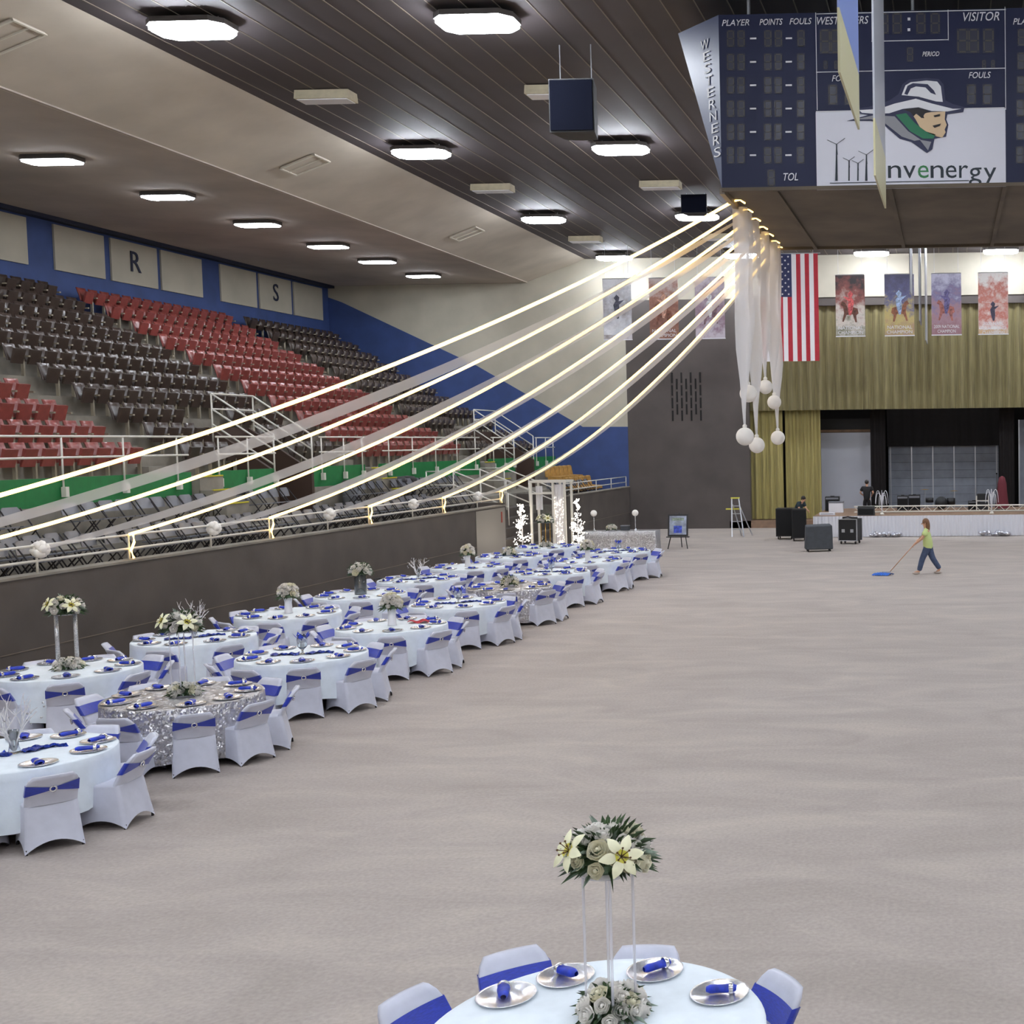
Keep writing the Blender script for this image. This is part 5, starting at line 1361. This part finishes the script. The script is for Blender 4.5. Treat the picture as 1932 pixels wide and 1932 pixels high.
# ================================================================== ON THE STAGE
DZ = 0.845
t = thing('truss', 'white lattice truss lying across the stage deck', 'truss', (-3.95, 50.4, DZ))
for (y, z) in ((0, 0.03), (0.26, 0.03), (0, 0.26), (0.26, 0.26)):
    MB().tube([(0, y, z), (8.0, y, z)], 0.024, 6).build('chord', 'white_paint', t, True)
for k in range(32):
    MB().tube([(0.25 * k, 0, 0.03 if k % 2 else 0.26), (0.25 * (k + 1), 0, 0.26 if k % 2 else 0.03)], 0.013, 5).build('brace', 'white_paint', t)
for k in range(0, 33, 4): MB().tube([(0.25 * k, 0, 0.26), (0.25 * k, 0.26, 0.26)], 0.013, 5).build('brace', 'white_paint', t)
def spray(x, lab):
    t = thing('plume_fountain', lab, 'decoration', (x, 49.0, DZ))
    MB().lathe([(0, 0), (0.1, 0), (0.08, 0.05), (0.04, 0.1), (0, 0.1)], 12).build('base', 'white_paint', t, True)
    for k in range(9):
        a = 2 * PI * k / 9 + 0.2; rr = 0.2 + 0.05 * (k % 3); hh = 0.72 + 0.09 * (k % 3)
        pts = [(rr * (1 - math.cos(PI * f)) / 2 * math.cos(a), rr * (1 - math.cos(PI * f)) / 2 * math.sin(a), 0.08 + hh * math.sin(PI * min(0.86, f * 0.9)) ) for f in [i / 12 for i in range(13)]]
        MB().tube(pts, 0.016, 5, r1=0.008).build('plume', 'vase_white', t, True)
spray(-2.72, 'white curved plume fountain at the near end of the truss'); spray(1.7, 'white curved plume fountain at the far end of the truss')
def foil(x, lab, seed):
    rnd = random.Random(seed); b = MB()
    for _ in range(26):
        p = (rnd.uniform(-0.6, 0.6), rnd.uniform(-0.12, 0.12), rnd.uniform(0.07, 0.17)); b.sphere(p, rnd.uniform(0.06, 0.11), 6, 4, (1, 1, rnd.uniform(0.6, 1.0)))
    tag(b.build('foil_garland', 'foil', None, False, loc=(x, 48.2, 0)), lab, 'garland')
foil(-2.55, 'crumpled silver foil garland at the foot of the skirt, near the flight case', 2); foil(1.75, 'crumpled silver foil garland at the foot of the skirt, far from the flight case', 5)
def amp(x, y, wd, d, h, lab, z=DZ):
    t = thing('amplifier', lab, 'amplifier', (x, y, z))
    MB().box((0, 0, h / 2), (wd, d, h)).build('cabinet', 'black_box', t); MB().box((0, -d / 2 - 0.008, h * 0.42), (wd * 0.9, 0.016, h * 0.7)).build('grille', 'grille', t)
    MB().box((0, -d / 2 - 0.008, h * 0.88), (wd * 0.9, 0.016, h * 0.12)).build('control_strip', 'chair_grey', t); MB().box((0, 0, h + 0.015), (wd * 0.3, 0.04, 0.03)).build('handle', 'chair_dark', t)
amp(-2.0, 52.2, 0.46, 0.4, 0.62, 'black amplifier behind the truss, first of a close pair')
amp(-1.5, 52.3, 0.5, 0.4, 0.64, 'black amplifier behind the truss, second of a close pair')
amp(-5.0, 52.0, 0.6, 0.4, 0.62, 'black amplifier in front of the pale backdrop')
amp(1.05, 52.2, 0.5, 0.4, 0.36, 'low black amplifier under the small rack')
def wedge(x, y, lab):
    t = thing('stage_monitor', lab, 'speaker', (x, y, DZ))
    MB().hexa([(-0.34, -0.2, 0), (0.34, -0.2, 0), (0.34, 0.25, 0), (-0.34, 0.25, 0)], [(-0.34, -0.12, 0.3), (0.34, -0.12, 0.3), (0.34, 0.1, 0.36), (-0.34, 0.1, 0.36)]).build('cabinet', 'black_box', t)
    MB().box((0, -0.19, 0.15), (0.6, 0.02, 0.22)).build('grille', 'grille', t)
wedge(-3.35, 48.9, 'black wedge monitor on the deck edge below the person in black')
t = thing('drum_kit', 'dark drum kit standing behind the truss', 'drums', (-0.35, 52.4, DZ))
for (x, y, z, r, h) in ((0, 0, 0.28, 0.27, 0.36), (-0.5, 0.1, 0.4, 0.17, 0.2), (0.42, 0.05, 0.34, 0.18, 0.28)):
    b = MB().lathe([(0, -h / 2), (r, -h / 2), (r, h / 2), (0, h / 2)], 18); o = b.build('drum', 'black_box', t, True, loc=(x, y, z))
    if x == 0: o.rotation_euler = (PI / 2, 0, 0)
for (x, z) in ((-0.7, 0.85), (0.55, 0.78)):
    MB().tube([(x, 0.2, 0), (x, 0.2, z)], 0.012, 5).build('stand', 'aluminium', t); MB().lathe([(0, 0.02), (0.2, 0), (0, 0.018)], 16, (x, 0.2, z)).build('cymbal', 'gold_rod', t, True)
t = thing('equipment_rack', 'small white rack with black units on the stage', 'rack', (1.4, 51.6, DZ))
for s in (-0.25, 0.25): MB().box((s, 0, 0.3), (0.04, 0.3, 0.6)).build('upright', 'white_paint', t)
MB().box((0, 0, 0.4), (0.54, 0.34, 0.04)).build('shelf', 'white_paint', t); MB().box((0, 0, 0.56), (0.46, 0.3, 0.26)).build('unit', 'black_box', t); MB().box((0, 0, 0.18), (0.46, 0.3, 0.3)).build('unit', 'black_box', t)
t = thing('white_crate', 'pale crate with dark lid standing before the pale backdrop', 'crate', (-4.75, 51.0, DZ))
MB().box((0, 0, 0.2), (0.6, 0.4, 0.4)).build('body', 'vase_white', t); MB().box((0, 0, 0.43), (0.62, 0.42, 0.06)).build('lid', 'chair_grey', t)
t = thing('keyboard_case', 'long flat white case lying on the stage edge', 'case', (-4.95, 49.2, DZ))
MB().box((0, 0, 0.05), (0.62, 0.25, 0.1)).build('body', 'vase_white', t); MB().box((0, -0.13, 0.05), (0.5, 0.012, 0.02)).build('seam', 'chair_grey', t)
t = thing('draped_stand', 'maroon cloth draped over a tall stand at the far black drape', 'cloth', (2.25, 52.0, DZ))
MB().tube([(0, 0, 0), (0, 0, 1.35)], 0.03, 6).build('stand', 'chair_dark', t)
b = MB().lathe([(0.02, 1.42), (0.12, 1.36), (0.19, 1.1), (0.22, 0.7), (0.26, 0.3), (0.3, 0.05)], 24, fn=lambda r, z, a, j: (r * (1 + 0.08 * j / 5 * math.sin(7 * a)), z)); b.build('drape', 'maroon', t, True)
t = thing('microphone_stand', 'thin black microphone stand by the maroon drape', 'stand', (2.0, 51.4, DZ))
MB().lathe([(0, 0), (0.13, 0), (0.12, 0.03), (0, 0.04)], 14).build('base', 'black_box', t, True); MB().tube([(0, 0, 0.03), (0, 0, 1.5)], 0.014, 6).build('pole', 'black_box', t); MB().sphere((0, 0, 1.54), 0.035, 8, 6).build('microphone', 'grille', t, True)

# ================================================================== PEOPLE
def hand(verts, edges, rad, wrist, palm_dir, side, curl):
    """palm and five fingers grown from the wrist vertex"""
    w = Vector(verts[wrist]); d = Vector(palm_dir).normalized(); s = Vector(side).normalized(); nrm = d.cross(s)
    def addv(p, r, par): verts.append(tuple(p)); rad.append(r); edges.append((par, len(verts) - 1)); return len(verts) - 1
    p = addv(w + d * 0.05, (0.034, 0.02), wrist)
    for k, (off, ln) in enumerate(((-0.03, 0.062), (-0.01, 0.072), (0.01, 0.068), (0.03, 0.054))):
        a = addv(w + d * 0.095 + s * off, 0.009, p); b_ = addv(Vector(verts[a]) + (d * (1 - curl) + nrm * curl).normalized() * ln * 0.5, 0.008, a)
        addv(Vector(verts[b_]) + (d * (1 - 1.8 * curl) + nrm * curl * 1.4).normalized() * ln * 0.5, 0.007, b_)
    a = addv(w + d * 0.035 - s * 0.045, 0.011, p); addv(Vector(verts[a]) + (d * 0.7 - s * 0.3 + nrm * curl).normalized() * 0.045, 0.009, a)
def person(label, loc, rz, J, shirt, pants, hair, hairlong, shoe='shoe', hold=None):
    t = thing('person', label, 'person', loc, rz)
    verts, edges, rad = [], [], []
    def av(p, r, par=None):
        verts.append(tuple(p)); rad.append(r)
        if par is not None: edges.append((par, len(verts) - 1))
        return len(verts) - 1
    pel = av(J['pelvis'], (0.135, 0.1)); wa = av(J['waist'], (0.115, 0.085), pel); ch = av(J['chest'], (0.14, 0.1), wa); nb = av(J['neck'], (0.055, 0.055), ch)
    hb = av(Vector(J['head']) - Vector((0, 0, 0.07)), (0.055, 0.06), nb); hd = av(J['head'], (0.078, 0.09), hb); av(Vector(J['head']) + Vector((0, 0, 0.075)), (0.06, 0.07), hd)
    hv = Vector(J['head'])
    limbs = {}
    for s in ('L', 'R'):
        sh = av(J['sh' + s], 0.058, ch); el = av(J['el' + s], 0.042, sh); wr = av(J['wr' + s], 0.03, el); limbs[s] = (sh, el, wr)
        d = Vector(J['wr' + s]) - Vector(J['el' + s]); hand(verts, edges, rad, wr, d, J.get('side' + s, (0, 1, 0)), J.get('curl', 0.35))
        hp = av(J['hp' + s], 0.088, pel); kn = av(J['kn' + s], 0.06, hp); an = av(J['an' + s], 0.042, kn); av(J['to' + s], 0.036, an)
    obj('body', skin_mesh(verts, edges, rad, 'skin', 2), t)
    V_ = lambda k: Vector(J[k])
    # shirt
    sv = [V_('pelvis') - Vector((0, 0, 0.17)), V_('waist'), V_('chest'), V_('neck') - Vector((0, 0, 0.05))]; sr = [(0.21, 0.175), (0.185, 0.15), (0.2, 0.15), (0.085, 0.085)]; se = [(0, 1), (1, 2), (2, 3)]
    for s in ('L', 'R'):
        i = len(sv); sv += [V_('sh' + s), V_('sh' + s).lerp(V_('el' + s), 0.7)]; sr += [0.09, 0.085]; se += [(2, i), (i, i + 1)]
    obj('shirt', skin_mesh([tuple(v) for v in sv], se, sr, shirt, 2), t)
    pv = [V_('pelvis') + Vector((0, 0, 0.06)), V_('pelvis') - Vector((0, 0, 0.01))]; pr = [(0.175, 0.13), (0.185, 0.14)]; pe = [(0, 1)]
    for s in ('L', 'R'):
        i = len(pv); pv += [V_('hp' + s), V_('kn' + s), V_('an' + s)]; pr += [0.12, 0.09, 0.075]; pe += [(1, i), (i, i + 1), (i + 1, i + 2)]
    obj('trousers', skin_mesh([tuple(v) for v in pv], pe, pr, pants, 2), t)
    for s in ('L', 'R'):
        a, b_ = V_('an' + s), V_('to' + s); MB().sphere((0, 0, 0), 0.05, 10, 6, (2.3, 1.0, 0.8)).build('shoe', shoe, t, True, loc=(a.lerp(b_, 0.55).x, a.y, max(0.04, b_.z + 0.0)))
    fwd_ = Vector((-1, 0, 0))
    hb_ = MB(); hb_.sphere((hv.x + 0.018, hv.y, hv.z + 0.04), 0.1, 14, 8, (1.0, 0.95, 1.02)); 
    if hairlong: hb_.sphere((hv.x + 0.075, hv.y, hv.z - 0.09), 0.12, 12, 8, (0.55, 0.85, 1.6))
    hb_.build('hair', hair, t, True)
    for s in (-1, 1):
        MB().sphere((hv.x - 0.083, hv.y + s * 0.03, hv.z + 0.0), 0.011, 6, 5).build('eye', 'logo_black', t, True)
        MB().sphere((hv.x, hv.y + s * 0.085, hv.z - 0.01), 0.022, 6, 5, (0.8, 0.5, 1.3)).build('ear', 'skin', t, True)
    MB().sphere((hv.x - 0.095, hv.y, hv.z - 0.025), 0.016, 6, 5, (1.3, 0.8, 1.2)).build('nose', 'skin', t, True)
    MB().box((hv.x - 0.08, hv.y, hv.z - 0.062), (0.012, 0.04, 0.008)).build('mouth', 'maroon', t)
    return t
WALK = dict(pelvis=(0, 0, 0.84), waist=(-0.01, 0, 0.97), chest=(-0.03, 0, 1.17), neck=(-0.05, 0, 1.33), head=(-0.08, 0, 1.47),
            shL=(-0.04, -0.16, 1.26), elL=(-0.17, -0.21, 1.04), wrL=(-0.36, -0.17, 0.9), sideL=(0, 1, 0.2), shR=(-0.04, 0.16, 1.26), elR=(-0.1, 0.2, 1.02), wrR=(-0.25, 0.02, 1.0), sideR=(0, 1, 0.2), curl=0.55,
            hpL=(0, -0.08, 0.8), knL=(-0.17, -0.08, 0.46), anL=(-0.27, -0.08, 0.09), toL=(-0.42, -0.08, 0.04), hpR=(0, 0.08, 0.8), knR=(0.12, 0.08, 0.45), anR=(0.33, 0.08, 0.13), toR=(0.22, 0.08, 0.04))
person('person in a lime green shirt and jeans walking and pushing a dust mop', (-0.62, 34.85, 0), 0, WALK, 'shirt_lime', 'jeans', 'hair_brown', True)
t = thing('dust_mop', 'blue dust mop with a wooden handle pushed across the floor', 'mop', (-1.72, 34.6, 0))
MB().tube([(0, 0, 0.1), (0.67, 0.05, 0.84), (1.0, 0.25, 1.2)], 0.013, 6).build('handle', 'wood_handle', t, True)
b = MB(); b.grid(lambda u, v: (-0.2 + (u - 0.5) * 0.5 + 0.16 * (v - 0.5), (v - 0.5) * 0.3 - 0.1 * (u - 0.5), 0.015 + 0.07 * math.sin(PI * v) * (0.6 + 0.4 * math.sin(PI * u)) + 0.012 * math.sin(u * 40)), 20, 6); b.build('mop_head', 'mop_blue', t, True)
MB().box((-0.1, 0, 0.1), (0.26, 0.05, 0.03)).build('mop_frame', 'aluminium', t)
STAND = dict(pelvis=(0, 0, 0.92), waist=(0, 0, 1.06), chest=(0, 0, 1.28), neck=(-0.01, 0, 1.46), head=(-0.03, 0, 1.61),
             shL=(0, -0.19, 1.39), elL=(0.02, -0.3, 1.16), wrL=(-0.16, -0.2, 1.06), sideL=(0, 0, 1), shR=(0, 0.19, 1.39), elR=(0.02, 0.3, 1.16), wrR=(-0.16, 0.2, 1.06), sideR=(0, 0, 1), curl=0.4,
             hpL=(0, -0.09, 0.88), knL=(-0.01, -0.1, 0.49), anL=(0.02, -0.1, 0.09), toL=(-0.13, -0.11, 0.04), hpR=(0, 0.09, 0.88), knR=(-0.01, 0.1, 0.49), anR=(0.02, 0.1, 0.09), toR=(-0.13, 0.11, 0.04))
person('person in black seen from behind, standing before the pale backdrop', (-3.72, 54.9, 0.32), -PI / 2 - 0.1, STAND, 'shirt_black', 'shirt_black', 'hair_dark', False, 'black_box')
BEND = dict(STAND); BEND.update(chest=(-0.14, 0, 1.22), neck=(-0.26, 0, 1.36), head=(-0.35, 0, 1.46), waist=(-0.05, 0, 1.05), shL=(-0.2, -0.18, 1.3), shR=(-0.2, 0.18, 1.3), elL=(-0.28, -0.22, 1.06), elR=(-0.28, 0.22, 1.06), wrL=(-0.46, -0.15, 0.98), wrR=(-0.46, 0.15, 0.98))
person('person in dark clothes bending forward behind the black speaker cabinets', (-6.3, 50.2, 0), 2.6, BEND, 'shirt_teal', 'shirt_black', 'hair_dark', False, 'black_box')
